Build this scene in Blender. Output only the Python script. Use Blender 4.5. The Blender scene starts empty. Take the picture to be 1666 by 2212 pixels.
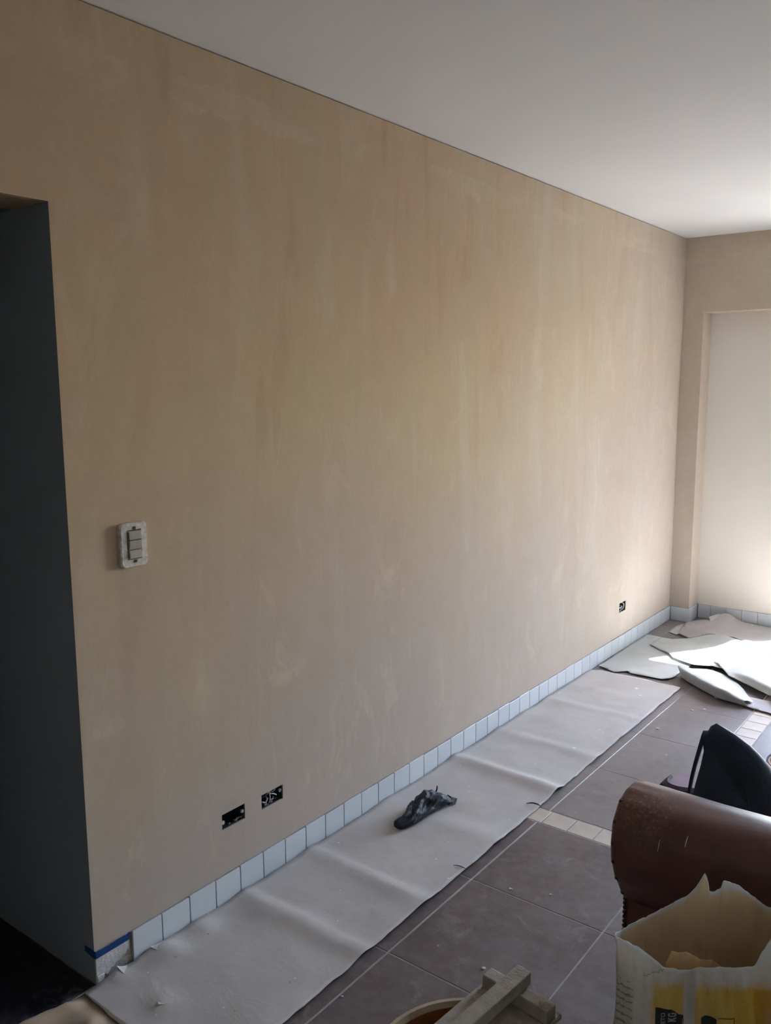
import bpy, bmesh, math, random
from mathutils import Vector, Matrix, noise

random.seed(7)
S = bpy.context.scene
COL = S.collection

# ------------------------------------------------------------------ camera
cam = bpy.data.cameras.new('camera')
cam.sensor_fit = 'VERTICAL'; cam.sensor_height = 24.0; cam.sensor_width = 18.08
cam.lens = 1838.82 / 2212 * 24.0
cam.clip_start = 0.02
co = bpy.data.objects.new('camera', cam); COL.objects.link(co)
yaw, pitch, roll = 0.653589, -0.151478, -0.004327
f = Vector((-math.sin(yaw) * math.cos(pitch), math.cos(yaw) * math.cos(pitch), math.sin(pitch)))
r0 = Vector((math.cos(yaw), math.sin(yaw), 0)); u0 = r0.cross(f)
r = r0 * math.cos(roll) + u0 * math.sin(roll)
u = -r0 * math.sin(roll) + u0 * math.cos(roll)
m = Matrix((r, u, -f)).transposed().to_4x4(); m.translation = (1.8872, 0.0, 1.6037)
co.matrix_world = m
S.camera = co

# ------------------------------------------------------------------ sky, sun, exposure
SUN_ELEV = math.radians(54.0)
SUN_H = Vector((0.536, 0.844, 0))           # horizontal direction towards the sun
w = bpy.data.worlds.new('sky'); S.world = w; w.use_nodes = True
nt = w.node_tree; nt.nodes.clear()
sky = nt.nodes.new('ShaderNodeTexSky'); sky.sky_type = 'NISHITA'; sky.sun_disc = False
sky.sun_elevation = SUN_ELEV; sky.sun_rotation = math.atan2(SUN_H.x, SUN_H.y)
sky.air_density = 1.0; sky.dust_density = 1.0; sky.ozone_density = 1.0
bg = nt.nodes.new('ShaderNodeBackground'); bg.inputs['Strength'].default_value = 3.8
wo = nt.nodes.new('ShaderNodeOutputWorld')
nt.links.new(sky.outputs[0], bg.inputs[0]); nt.links.new(bg.outputs[0], wo.inputs[0])

sl = bpy.data.lights.new('sun', 'SUN'); sl.energy = 88.0; sl.angle = math.radians(1.2); sl.color = (1.0, 0.97, 0.93)
so = bpy.data.objects.new('sun', sl); COL.objects.link(so)
sd = Vector((SUN_H.x * math.cos(SUN_ELEV), SUN_H.y * math.cos(SUN_ELEV), math.sin(SUN_ELEV)))
so.rotation_euler = sd.to_track_quat('Z', 'Y').to_euler(); so.location = (4, 9, 8)

def portal(name, loc, sx, sy, rot):
    l = bpy.data.lights.new(name, 'AREA'); l.shape = 'RECTANGLE'; l.size = sx; l.size_y = sy
    l.cycles.is_portal = True
    o = bpy.data.objects.new(name, l); COL.objects.link(o); o.location = loc; o.rotation_euler = rot
portal('daylight_portal', (1.525, 5.93, 1.0), 1.25, 2.0, (math.radians(-90), 0, 0))

vs = S.view_settings
S.display_settings.display_device = 'sRGB'
vs.view_transform = 'Standard'; vs.look = 'None'; vs.gamma = 1.0; vs.use_curve_mapping = False
vs.exposure = 0.66
S.cycles.use_denoising = True
S.cycles.max_bounces = 7; S.cycles.diffuse_bounces = 6; S.cycles.glossy_bounces = 3
S.cycles.use_adaptive_sampling = True; S.cycles.adaptive_threshold = 0.04; S.cycles.adaptive_min_samples = 24
S.cycles.sample_clamp_indirect = 8.0
S.cycles.caustics_reflective = False; S.cycles.caustics_refractive = False

# ------------------------------------------------------------------ materials
class NT:
    def __init__(s, name):
        s.m = bpy.data.materials.new(name); s.m.use_nodes = True
        s.t = s.m.node_tree; s.b = s.t.nodes['Principled BSDF']; s.out = s.t.nodes['Material Output']
        s.tc = s.t.nodes.new('ShaderNodeTexCoord')
    def n(s, kind, **kw):
        x = s.t.nodes.new(kind)
        for k, v in kw.items(): setattr(x, k, v)
        return x
    def l(s, a, b): s.t.links.new(a, b)
    def mapping(s, scale=(1, 1, 1), loc=(0, 0, 0), src='Object'):
        mp = s.n('ShaderNodeMapping'); mp.inputs['Scale'].default_value = scale; mp.inputs['Location'].default_value = loc
        s.l(s.tc.outputs[src], mp.inputs[0]); return mp.outputs[0]
    def noise(s, vec, scale, detail=4, rough=0.55, dist=0.0):
        x = s.n('ShaderNodeTexNoise'); x.inputs['Scale'].default_value = scale
        x.inputs['Detail'].default_value = detail; x.inputs['Roughness'].default_value = rough
        x.inputs['Distortion'].default_value = dist
        s.l(vec, x.inputs['Vector']); return x.outputs['Fac']
    def ramp(s, fac, stops, interp='LINEAR'):
        x = s.n('ShaderNodeValToRGB'); x.color_ramp.interpolation = interp
        e = x.color_ramp.elements
        while len(e) < len(stops): e.new(0.5)
        for i, (p, c) in enumerate(stops):
            e[i].position = p
            e[i].color = (c, c, c, 1) if isinstance(c, (int, float)) else (*c, 1)
        s.l(fac, x.inputs[0]); return x.outputs[0]
    def mix(s, fac, a, b, mode='MIX'):
        x = s.n('ShaderNodeMix'); x.data_type = 'RGBA'; x.blend_type = mode
        for sock, v in ((x.inputs[0], fac), (x.inputs[6], a), (x.inputs[7], b)):
            if isinstance(v, (int, float)): sock.default_value = v
            elif isinstance(v, tuple): sock.default_value = (*v, 1)
            else: s.l(v, sock)
        return x.outputs[2]
    def math(s, op, a, b=0.0):
        x = s.n('ShaderNodeMath'); x.operation = op
        for sock, v in ((x.inputs[0], a), (x.inputs[1], b)):
            if isinstance(v, (int, float)): sock.default_value = v
            else: s.l(v, sock)
        return x.outputs[0]
    def sep(s, vec):
        x = s.n('ShaderNodeSeparateXYZ'); s.l(vec, x.inputs[0]); return x.outputs
    def spots(s, vec, scale, size, keep):
        """sparse round spots: 1 inside a spot"""
        v = s.n('ShaderNodeTexVoronoi'); v.inputs['Scale'].default_value = scale; s.l(vec, v.inputs['Vector'])
        sp = s.sep(v.outputs['Color'])
        rad = s.math('MULTIPLY', sp[1], size)
        inside = s.math('LESS_THAN', v.outputs['Distance'], rad)
        return s.math('MULTIPLY', inside, s.math('LESS_THAN', sp[0], keep))
    def bump(s, h, strength=0.2, dist=0.01):
        x = s.n('ShaderNodeBump'); x.inputs['Strength'].default_value = strength; x.inputs['Distance'].default_value = dist
        s.l(h, x.inputs['Height']); s.l(x.outputs[0], s.b.inputs['Normal'])
    def fin(s, col, rough=0.7, spec=0.3):
        if isinstance(col, tuple): s.b.inputs['Base Color'].default_value = (*col, 1)
        else: s.l(col, s.b.inputs['Base Color'])
        if isinstance(rough, (int, float)): s.b.inputs['Roughness'].default_value = rough
        else: s.l(rough, s.b.inputs['Roughness'])
        s.b.inputs['Specular IOR Level'].default_value = spec
        return s.m

def simple(name, col, rough=0.7, spec=0.3, var=0.12, scale=12, bump=0.0):
    t = NT(name); v = t.mapping()
    nz = t.noise(v, scale, 5)
    dk = tuple(c * (1 - var) for c in col); lt = tuple(min(1, c * (1 + var)) for c in col)
    if bump: t.bump(t.noise(v, scale * 6, 4), bump, 0.004)
    return t.fin(t.ramp(nz, [(0.3, dk), (0.7, lt)]), rough, spec)

def m_plaster():
    t = NT('skim_plaster'); v = t.mapping(); xyz = t.sep(v)
    streak = t.noise(t.mapping((3.0, 3.0, 0.45)), 1.8, 4, 0.55, 0.6)
    blot = t.noise(v, 1.1, 4, 0.5, 0.3)
    fine = t.noise(v, 9, 4, 0.6)
    c1 = t.ramp(streak, [(0.34, (0.49, 0.350, 0.220)), (0.44, (0.575, 0.425, 0.280)), (0.54, (0.54, 0.415, 0.265)), (0.66, (0.62, 0.495, 0.350))])
    c2 = t.ramp(blot, [(0.38, (0.58, 0.410, 0.285)), (0.62, (0.55, 0.455, 0.305))])
    c = t.mix(0.4, c1, c2)
    # patchy grey mix by position: darker low on the wall, paler towards the open door
    edge = t.math('ADD', xyz[2], t.math('MULTIPLY', t.math('SUBTRACT', blot, 0.5), 1.6))
    low_grey = t.ramp(t.math('MULTIPLY', edge, 0.5), [(0.15, 1.0), (0.85, 0.0)])
    c = t.mix(t.math('MULTIPLY', low_grey, 0.85), c, (0.44, 0.405, 0.385))
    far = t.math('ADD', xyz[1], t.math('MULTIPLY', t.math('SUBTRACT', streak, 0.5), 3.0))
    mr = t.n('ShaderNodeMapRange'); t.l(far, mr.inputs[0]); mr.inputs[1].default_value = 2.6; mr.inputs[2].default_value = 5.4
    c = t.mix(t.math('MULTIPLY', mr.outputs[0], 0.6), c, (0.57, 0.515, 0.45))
    # pale trowel wipes, densest in a band under the ceiling
    wn = t.noise(t.mapping((1, 1, 0.45)), 5.0, 5, 0.68, 1.4)
    c = t.mix(t.ramp(wn, [(0.56, 0.0), (0.70, 0.42)]), c, (0.69, 0.585, 0.45))
    bd = t.math('ABSOLUTE', t.math('SUBTRACT', t.math('ADD', xyz[2], t.math('MULTIPLY', t.math('SUBTRACT', fine, 0.5), 0.12)), 2.37))
    bm_ = t.math('LESS_THAN', bd, 0.035)
    bn = t.ramp(t.noise(t.mapping((1, 1, 3)), 2.4, 5, 0.6, 0.6), [(0.46, 0.0), (0.60, 0.30)])
    c = t.mix(t.math('MULTIPLY', bm_, bn), c, (0.70, 0.60, 0.45))
    c = t.mix(t.ramp(fine, [(0.35, 0.16), (0.62, 0.0)]), c, (0.42, 0.31, 0.22))
    gr = t.ramp(t.noise(v, 55, 3, 0.7), [(0.40, 0.10), (0.62, 0.0)])
    c = t.mix(gr, c, (0.34, 0.26, 0.20))
    hb = t.math('ADD', t.math('MULTIPLY', streak, 1.0), t.math('MULTIPLY', t.noise(v, 60, 3), 0.08))
    t.bump(hb, 0.14, 0.02)
    return t.fin(c, 0.66, 0.06)

def m_ceiling():
    t = NT('white_ceiling_paint'); v = t.mapping()
    c = t.ramp(t.noise(v, 1.3, 3), [(0.3, (0.80, 0.795, 0.77)), (0.7, (0.84, 0.835, 0.815))])
    t.bump(t.noise(v, 90, 1), 0.04, 0.004)
    return t.fin(c, 0.8, 0.2)

def m_floor_tile(name='brown_floor_tile', film=0.0, dusty=0.4, lo=0.56):  # film: pale dust film with window sheen put into the colour
    t = NT(name); v = t.mapping(src='Object')
    oi = t.n('ShaderNodeObjectInfo')
    add = t.n('ShaderNodeVectorMath'); add.operation = 'ADD'
    t.l(v, add.inputs[0]); t.l(oi.outputs['Location'], add.inputs[1]); p = add.outputs[0]
    big = t.noise(p, 3.2, 6, 0.62, 0.4); fine = t.noise(p, 26, 6, 0.7)
    c = t.ramp(big, [(0.32, (0.075, 0.056, 0.058)), (0.5, (0.110, 0.083, 0.084)), (0.68, (0.140, 0.116, 0.112))])
    c = t.mix(t.ramp(fine, [(0.42, 0.0), (0.75, 0.35)]), c, (0.24, 0.215, 0.215))
    dust = t.ramp(t.noise(p, 7.5, 8, 0.72, 0.8), [(lo, 0.0), (lo + 0.16, dusty)])
    c = t.mix(dust, c, (0.36, 0.34, 0.345))
    if film: c = t.mix(t.ramp(t.noise(p, 4.5, 7, 0.6, 0.15), [(0.25, film * 0.5), (0.75, film)]), c, (0.42, 0.40, 0.42))
    c = t.mix(t.math('MULTIPLY', t.spots(p, 11, 0.10, 0.10), 0.6), c, (0.5, 0.48, 0.47))
    t.bump(fine, 0.08, 0.003)
    return t.fin(c, t.ramp(big, [(0.3, 0.34), (0.7, 0.46)]), 0.6)

def m_paper(name, a, b, spots=True, marks=False):
    t = NT(name); v = t.mapping()
    c = t.ramp(t.noise(v, 3.5, 6, 0.6, 0.4), [(0.32, a), (0.68, b)])
    warm = t.ramp(t.noise(v, 5, 5, 0.6, 0.6), [(0.5, 0.0), (0.7, 0.35)])
    c = t.mix(warm, c, (a[0] * 0.92, a[1] * 0.82, a[2] * 0.72))
    if spots:
        c = t.mix(t.math('MULTIPLY', t.spots(v, 16, 0.17, 0.30), 0.75), c, (0.80, 0.79, 0.77))
        c = t.mix(t.math('MULTIPLY', t.spots(t.mapping(loc=(3, 5, 1)), 42, 0.16, 0.14), 0.8), c, (0.82, 0.81, 0.79))
        c = t.mix(t.math('MULTIPLY', t.spots(t.mapping(loc=(7, 2, 1)), 24, 0.07, 0.10), 0.7), c, (0.22, 0.19, 0.18))
    if marks:
        mk = t.ramp(t.noise(v, 14, 5, 0.75, 1.0), [(0.62, 0.0), (0.74, 0.4)])
        c = t.mix(mk, c, (0.36, 0.37, 0.38))
    hb = t.noise(t.mapping((1, 1, 1)), 9, 6, 0.6, 0.5)
    t.bump(hb, 0.25, 0.01)
    return t.fin(c, 0.85, 0.15)

def m_glaze():
    t = NT('white_wall_tile'); oi = t.n('ShaderNodeObjectInfo')
    v = t.mapping()
    c = t.mix(t.ramp(oi.outputs['Random'], [(0, 0.0), (1, 1.0)]), (0.56, 0.615, 0.68), (0.62, 0.67, 0.725))
    dirt = t.ramp(t.noise(v, 30, 6, 0.7), [(0.6, 0.0), (0.8, 0.35)])
    c = t.mix(dirt, c, (0.42, 0.41, 0.41))
    return t.fin(c, 0.28, 0.5)

def m_leather():
    t = NT('brown_leather'); v = t.mapping()
    c = t.ramp(t.noise(v, 7, 5), [(0.3, (0.120, 0.052, 0.043)), (0.7, (0.170, 0.076, 0.064))])
    # plaster dust that has settled near the front of the arm
    n = t.n('ShaderNodeVectorMath'); n.operation = 'DISTANCE'
    t.l(v, n.inputs[0]); n.inputs[1].default_value = (-0.03, -0.455, 0.605)
    near = t.ramp(n.outputs['Value'], [(0.0, 1.0), (0.10, 0.0)])
    sp = t.ramp(t.noise(v, 130, 4, 0.8), [(0.50, 0.0), (0.70, 0.75)])
    c = t.mix(t.math('MULTIPLY', near, sp), c, (0.42, 0.36, 0.31))
    c = t.mix(t.math('MULTIPLY', t.spots(v, 38, 0.10, 0.10), 0.6), c, (0.5, 0.43, 0.37))
    t.bump(t.noise(v, 70, 5), 0.12, 0.003)
    return t.fin(c, 0.38, 0.5)

def m_sack():
    """white woven sack, printed yellow to orange across the front (local x along the front, z up)"""
    t = NT('printed_sack'); v = t.mapping(); s = t.sep(v)
    nz = t.noise(v, 38, 6, 0.7)
    base = t.ramp(t.noise(v, 8, 5), [(0.3, (0.70, 0.70, 0.70)), (0.7, (0.80, 0.80, 0.805))])
    yel = t.ramp(t.math('ADD', s[0], 0.0), [(0.0, (0.50, 0.345, 0.07)), (0.55, (0.46, 0.28, 0.03)), (1.0, (0.42, 0.18, 0.02))])
    mp = t.n('ShaderNodeMapRange'); t.l(s[0], mp.inputs[0]); mp.inputs[1].default_value = 0.06; mp.inputs[2].default_value = 0.22
    yel = t.ramp(mp.outputs[0], [(0.0, (0.78, 0.56, 0.15)), (0.6, (0.76, 0.50, 0.07)), (1.0, (0.66, 0.28, 0.04))])
    # print field: below the rim, right of the left corner, front side only, rubbed away by noise
    zz = t.math('ADD', s[2], t.math('MULTIPLY', t.math('SUBTRACT', nz, 0.5), 0.06))
    up = t.n('ShaderNodeMapRange'); t.l(zz, up.inputs[0]); up.inputs[1].default_value = 0.525; up.inputs[2].default_value = 0.505
    xx = t.math('ADD', s[0], t.math('MULTIPLY', t.math('SUBTRACT', nz, 0.5), 0.03))
    lf = t.n('ShaderNodeMapRange'); t.l(xx, lf.inputs[0]); lf.inputs[1].default_value = -0.03; lf.inputs[2].default_value = -0.015
    fr = t.math('LESS_THAN', s[1], 0.06)
    crease = t.math('GREATER_THAN', t.math('ABSOLUTE', t.math('SUBTRACT', s[0], 0.046)), 0.010)
    k = t.math('MULTIPLY', t.math('MULTIPLY', up.outputs[0], lf.outputs[0]), t.math('MULTIPLY', fr, crease))
    rub = t.ramp(nz, [(0.30, 0.75), (0.55, 1.0)])
    c = t.mix(t.math('MULTIPLY', k, rub), base, yel)
    # faint printed lines on the left side
    wv = t.n('ShaderNodeTexWave'); wv.bands_direction = 'Z'; wv.inputs['Scale'].default_value = 22; wv.inputs['Distortion'].default_value = 3.0
    wv.inputs['Detail'].default_value = 4; wv.inputs['Detail Scale'].default_value = 8
    t.l(t.mapping((1, 1, 1)), wv.inputs['Vector'])
    ln = t.ramp(wv.outputs['Fac'], [(0.80, 0.0), (0.9, 0.6)])
    side = t.math('MULTIPLY', t.math('LESS_THAN', s[0], -0.058), t.math('LESS_THAN', s[2], 0.52))
    c = t.mix(t.math('MULTIPLY', ln, side), c, (0.16, 0.12, 0.11))
    sp = t.ramp(t.noise(v, 90, 5, 0.8), [(0.66, 0.0), (0.78, 0.5)])
    c = t.mix(sp, c, (0.22, 0.17, 0.10))
    t.bump(t.noise(t.mapping((1, 1, 0.6)), 26, 6, 0.65, 0.8), 0.5, 0.01)
    t.fin(c, 0.34, 0.5)
    tr = t.n('ShaderNodeBsdfTranslucent'); t.l(c, tr.inputs['Color'])
    mx = t.n('ShaderNodeMixShader'); mx.inputs[0].default_value = 0.30
    t.l(t.b.outputs[0], mx.inputs[1]); t.l(tr.outputs[0], mx.inputs[2]); t.l(mx.outputs[0], t.out.inputs[0])
    return t.m

M = {}
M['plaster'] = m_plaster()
M['ceiling'] = m_ceiling()
M['white_wall'] = simple('white_wall_paint', (0.80, 0.80, 0.79), 0.8, 0.2, 0.02, 2)
M['recess'] = simple('cream_wall_paint', (0.80, 0.765, 0.70), 0.75, 0.2, 0.02, 2)
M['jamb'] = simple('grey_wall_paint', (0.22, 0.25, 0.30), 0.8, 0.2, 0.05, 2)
M['grout'] = simple('pale_grout', (0.36, 0.33, 0.33), 0.9, 0.1, 0.2, 14)
M['tile'] = m_floor_tile()
M['tile_dusty_sheen'] = m_floor_tile('dusty_sheen_floor_tile', 0.30)  # far tiles: pale film of dust, with window sheen put into the colour
M['cream_tile'] = simple('cream_border_tile', (0.50, 0.44, 0.38), 0.5, 0.4, 0.12, 10)
def m_black_tile():
    t = NT('black_floor_tile'); oi = t.n('ShaderNodeObjectInfo'); add = t.n('ShaderNodeVectorMath'); add.operation = 'ADD'
    t.l(t.mapping(), add.inputs[0]); t.l(oi.outputs['Location'], add.inputs[1]); p = add.outputs[0]
    c = t.ramp(t.noise(p, 4, 5), [(0.3, (0.014, 0.015, 0.026)), (0.7, (0.026, 0.028, 0.044))])
    # plaster dust trodden in over the threshold
    x = t.sep(p)[0]; mr = t.n('ShaderNodeMapRange'); t.l(x, mr.inputs[0]); mr.inputs[1].default_value = -0.14; mr.inputs[2].default_value = 0.0
    d = t.ramp(t.noise(p, 14, 7, 0.7, 1.0), [(0.48, 0.0), (0.72, 0.55)])
    c = t.mix(t.math('MULTIPLY', d, t.math('ADD', mr.outputs[0], 0.12)), c, (0.30, 0.31, 0.34))
    return t.fin(c, 0.5, 0.35)
M['black_tile'] = m_black_tile()
M['dark_grout'] = simple('dark_grout', (0.16, 0.15, 0.15), 0.9, 0.1, 0.2, 14)
M['mortar'] = simple('mortar_joint', (0.30, 0.29, 0.29), 0.95, 0.1, 0.25, 30, 0.4)
M['adhesive'] = simple('white_tile_adhesive', (0.55, 0.55, 0.57), 0.9, 0.1, 0.15, 18, 0.5)
M['glaze'] = m_glaze()
M['kraft'] = m_paper('floor_paper', (0.47, 0.45, 0.445), (0.55, 0.53, 0.525))
M['sheet_white'] = m_paper('white_paper', (0.43, 0.455, 0.465), (0.51, 0.535, 0.54), False, True)
M['sheet_grey_shade'] = m_paper('grey_shade_paper', (0.38, 0.365, 0.385), (0.45, 0.435, 0.45), True)  # greyer tint: shade on the curled back sheet put into the colour
M['beige_sheet'] = simple('beige_plastic', (0.42, 0.33, 0.25), 0.5, 0.4, 0.15, 6)
M['blue_tape'] = simple('blue_tape', (0.008, 0.050, 0.20), 0.6, 0.3, 0.15, 40)
M['plate'] = simple('worn_switch_plate', (0.62, 0.58, 0.565), 0.7, 0.3, 0.28, 90, 0.4)
M['rocker'] = simple('switch_rocker', (0.40, 0.38, 0.335), 0.35, 0.4, 0.05, 40)
M['dark_metal'] = simple('dark_metal', (0.05, 0.05, 0.06), 0.4, 0.5, 0.2, 40)
M['box_plastic'] = simple('socket_box_plastic', (0.035, 0.043, 0.065), 0.6, 0.3, 0.3, 60)
M['wire'] = simple('wire_insulation', (0.50, 0.50, 0.52), 0.5, 0.4, 0.1, 60)
M['lug'] = simple('pale_lug', (0.50, 0.48, 0.47), 0.6, 0.3, 0.1, 60)
M['black_film'] = simple('black_plastic_film', (0.022, 0.030, 0.045), 0.6, 0.4, 0.6, 24, 0.3)
M['leather'] = m_leather()
M['nail'] = simple('dark_upholstery_nail', (0.05, 0.022, 0.018), 0.4, 0.5, 0.1, 40)
M['wood_leg'] = simple('dark_wood', (0.06, 0.03, 0.02), 0.5, 0.4, 0.2, 20)
M['navy'] = simple('navy_fabric', (0.022, 0.042, 0.085), 0.6, 0.45, 0.25, 12, 0.15)
M['sack'] = m_sack()
def m_lining():
    """paper-lined inside of the sack: beige, white where the outer ply is turned over the rim; lets some light through"""
    t = NT('sack_lining'); v = t.mapping()
    c = t.ramp(t.noise(v, 9, 5), [(0.3, (0.82, 0.65, 0.43)), (0.7, (0.88, 0.72, 0.50))])
    at = t.n('ShaderNodeAttribute'); at.attribute_name = 'level'
    k = t.math('ADD', at.outputs['Fac'], t.math('MULTIPLY', t.math('SUBTRACT', t.noise(v, 16, 4), 0.5), 0.10))
    c = t.mix(t.ramp(k, [(0.975, 0.0), (0.985, 1.0)]), c, (0.78, 0.77, 0.75))
    t.bump(t.noise(v, 30, 5), 0.3, 0.006)
    t.fin(c, 0.7, 0.25)
    tr = t.n('ShaderNodeBsdfTranslucent'); t.l(c, tr.inputs['Color'])
    mx = t.n('ShaderNodeMixShader'); mx.inputs[0].default_value = 0.45
    t.l(t.b.outputs[0], mx.inputs[1]); t.l(tr.outputs[0], mx.inputs[2]); t.l(mx.outputs[0], t.out.inputs[0])
    return t.m
M['sack_in'] = m_lining()
M['powder'] = simple('plaster_powder', (0.48, 0.38, 0.26), 0.95, 0.1, 0.1, 14, 0.6)
M['print_black'] = simple('black_print', (0.03, 0.032, 0.034), 0.5, 0.4, 0.3, 60)
M['print_grey'] = simple('pale_print', (0.36, 0.36, 0.35), 0.5, 0.4, 0.1, 60)
M['print_brown'] = simple('brown_print', (0.20, 0.12, 0.02), 0.5, 0.4, 0.1, 60)
M['dusty_wood'] = simple('dusty_grey_wood', (0.37, 0.33, 0.285), 0.9, 0.15, 0.15, 30, 0.4)
M['bucket_out'] = simple('beige_bucket', (0.44, 0.36, 0.25), 0.6, 0.3, 0.2, 12)
M['bucket_in'] = simple('orange_bucket_inside', (0.34, 0.12, 0.035), 0.6, 0.3, 0.25, 10)
M['maroon'] = simple('maroon_plastic', (0.050, 0.026, 0.040), 0.8, 0.2, 0.1, 12)
M['maroon_in'] = simple('maroon_plastic_inside', (0.20, 0.13, 0.165), 0.5, 0.4, 0.1, 12)
M['terracotta'] = simple('pinkish_brown_plastic', (0.30, 0.17, 0.13), 0.6, 0.3, 0.1, 12)
M['chip'] = simple('plaster_chip', (0.62, 0.60, 0.57), 0.9, 0.1, 0.1, 60)
M['thread'] = simple('dark_peel', (0.06, 0.055, 0.06), 0.7, 0.3, 0.1, 60)
M['outside'] = simple('added_outside_render', (0.50, 0.47, 0.42), 0.9, 0.1, 0.05, 3)
M['alu'] = simple('aluminium_frame', (0.55, 0.55, 0.56), 0.4, 0.5, 0.03, 30)

# ------------------------------------------------------------------ helpers
def wloc(o):
    v = Vector((0, 0, 0))
    while o is not None: v += o.location; o = o.parent
    return v

def link(name, me, mat=None, parent=None, loc=None, smooth=False):
    """mesh in world coordinates; stored relative to the parent chain (or to loc)"""
    o = bpy.data.objects.new(name, me); COL.objects.link(o)
    if parent is not None:
        me.transform(Matrix.Translation(-wloc(parent))); o.parent = parent
    elif loc is not None:
        me.transform(Matrix.Translation(-Vector(loc))); o.location = loc
    if mat is not None and not me.materials:
        for x in (mat if isinstance(mat, (list, tuple)) else [mat]): me.materials.append(x)
    if smooth: me.shade_smooth()
    return o

def bm_mesh(bm, name):
    bmesh.ops.recalc_face_normals(bm, faces=bm.faces)
    me = bpy.data.meshes.new(name); bm.to_mesh(me); bm.free(); return me

def box_bm(x0, x1, y0, y1, z0, z1, bevel=0.0, seg=1, bm=None):
    bm = bm or bmesh.new()
    g = bmesh.ops.create_cube(bm, size=1.0)
    vv = g['verts']
    for v in vv:
        v.co = Vector(((x0 + x1) / 2 + v.co.x * (x1 - x0), (y0 + y1) / 2 + v.co.y * (y1 - y0), (z0 + z1) / 2 + v.co.z * (z1 - z0)))
    if bevel:
        es = {e for v in vv for e in v.link_edges}
        bmesh.ops.bevel(bm, geom=list(es), offset=bevel, segments=seg, affect='EDGES', profile=0.5)
    return bm

def box(name, b, mat, parent=None, bevel=0.0, seg=1, loc=None, smooth=False):
    return link(name, bm_mesh(box_bm(*b, bevel=bevel, seg=seg), name), mat, parent, loc, smooth)

def tag(o, label=None, cat=None, group=None, kind=None):
    if label: o['label'] = label
    if cat: o['category'] = cat
    if group: o['group'] = group
    if kind: o['kind'] = kind
    return o

def thing(name, loc, label, cat, group=None):
    o = bpy.data.objects.new(name, None); COL.objects.link(o); o.location = loc; o.empty_display_size = 0.05
    return tag(o, label, cat, group)

def struct(name, bm, mat, parent=None):
    o = link(name, bm_mesh(bm, name), mat, parent)
    if parent is None: o['kind'] = 'structure'
    return o

def tube_bm(pts, rad, sides=8, bm=None, close_ends=True):
    """tube along a polyline; rad number or list"""
    bm = bm or bmesh.new(); pts = [Vector(p) for p in pts]; rings = []
    up = Vector((0, 0, 1)); prev = None
    for i, p in enumerate(pts):
        d = (pts[min(i + 1, len(pts) - 1)] - pts[max(i - 1, 0)]).normalized()
        a = prev if prev is not None else d.cross(up if abs(d.z) < 0.9 else Vector((1, 0, 0)))
        a = (a - d * a.dot(d)).normalized(); prev = a; b = d.cross(a)
        rr = rad[i] if isinstance(rad, (list, tuple)) else rad
        rings.append([bm.verts.new(p + (a * math.cos(2 * math.pi * k / sides) + b * math.sin(2 * math.pi * k / sides)) * rr) for k in range(sides)])
    for A, B in zip(rings, rings[1:]):
        for k in range(sides): bm.faces.new((A[k], A[(k + 1) % sides], B[(k + 1) % sides], B[k]))
    if close_ends: bm.faces.new(rings[0]); bm.faces.new(rings[-1])
    return bm

def spline(pts, n):
    """Catmull-Rom resample of an open polyline into n points"""
    P = [Vector(p) for p in pts]; P = [2 * P[0] - P[1]] + P + [2 * P[-1] - P[-2]]
    out = []; segs = len(P) - 3
    for i in range(n):
        t = i / (n - 1) * segs; k = min(int(t), segs - 1); t -= k
        a, b, c, d = P[k:k + 4]
        out.append(0.5 * ((2 * b) + (c - a) * t + (2 * a - 5 * b + 4 * c - d) * t * t + (3 * b - a - 3 * c + d) * t ** 3))
    return out

def ns(x, y, z=0.0): return noise.noise(Vector((x, y, z)))
def smooth01(a, b, x):
    t = max(0.0, min(1.0, (x - a) / (b - a))); return t * t * (3 - 2 * t)

def sheet(name, outline, hfn, mat, step=0.03, jitter=0.004, thick=0.0012, parent=None, sub=0.03, loc=None, lean=None):
    """a thin sheet lying on something: rough-edged outline cut into a grid, lifted by hfn(x, y)"""
    P = [Vector((a, b, 0)) for a, b in outline]; Q = []
    for i, p in enumerate(P):
        q = P[(i + 1) % len(P)]; k = max(1, int((q - p).length / sub))
        for j in range(k):
            c = p.lerp(q, j / k); nrm = Vector((-(q - p).y, (q - p).x, 0)).normalized()
            Q.append(c + nrm * jitter * (ns(c.x * 21, c.y * 21, 3.3) + 0.7 * ns(c.x * 70, c.y * 70, 8)))
    bm = bmesh.new(); bm.faces.new([bm.verts.new(q) for q in Q])
    xs = [q.x for q in Q]; ys = [q.y for q in Q]
    for ax, lo, hi in ((0, min(xs), max(xs)), (1, min(ys), max(ys))):
        c = lo + step
        while c < hi:
            co_ = Vector((c, 0, 0)) if ax == 0 else Vector((0, c, 0)); no_ = Vector((1, 0, 0)) if ax == 0 else Vector((0, 1, 0))
            bmesh.ops.bisect_plane(bm, geom=bm.verts[:] + bm.edges[:] + bm.faces[:], plane_co=co_, plane_no=no_, dist=1e-5)
            c += step
    bmesh.ops.triangulate(bm, faces=[x for x in bm.faces if len(x.verts) > 4])
    for v in bm.verts:
        v.co.z = hfn(v.co.x, v.co.y)
        if lean: d = lean[2] * max(0.0, v.co.z - lean[3]); v.co.x += lean[0] * d; v.co.y += lean[1] * d     # a fold that leans out over its foot
    for fc in bm.faces:
        fc.normal_update()
        if fc.normal.z < 0: fc.normal_flip()
    me = bpy.data.meshes.new(name); bm.to_mesh(me); bm.free()
    o = link(name, me, mat, parent, loc, smooth=True)
    md = o.modifiers.new('thickness', 'SOLIDIFY'); md.thickness = thick; md.offset = 1.0
    return o

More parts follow.
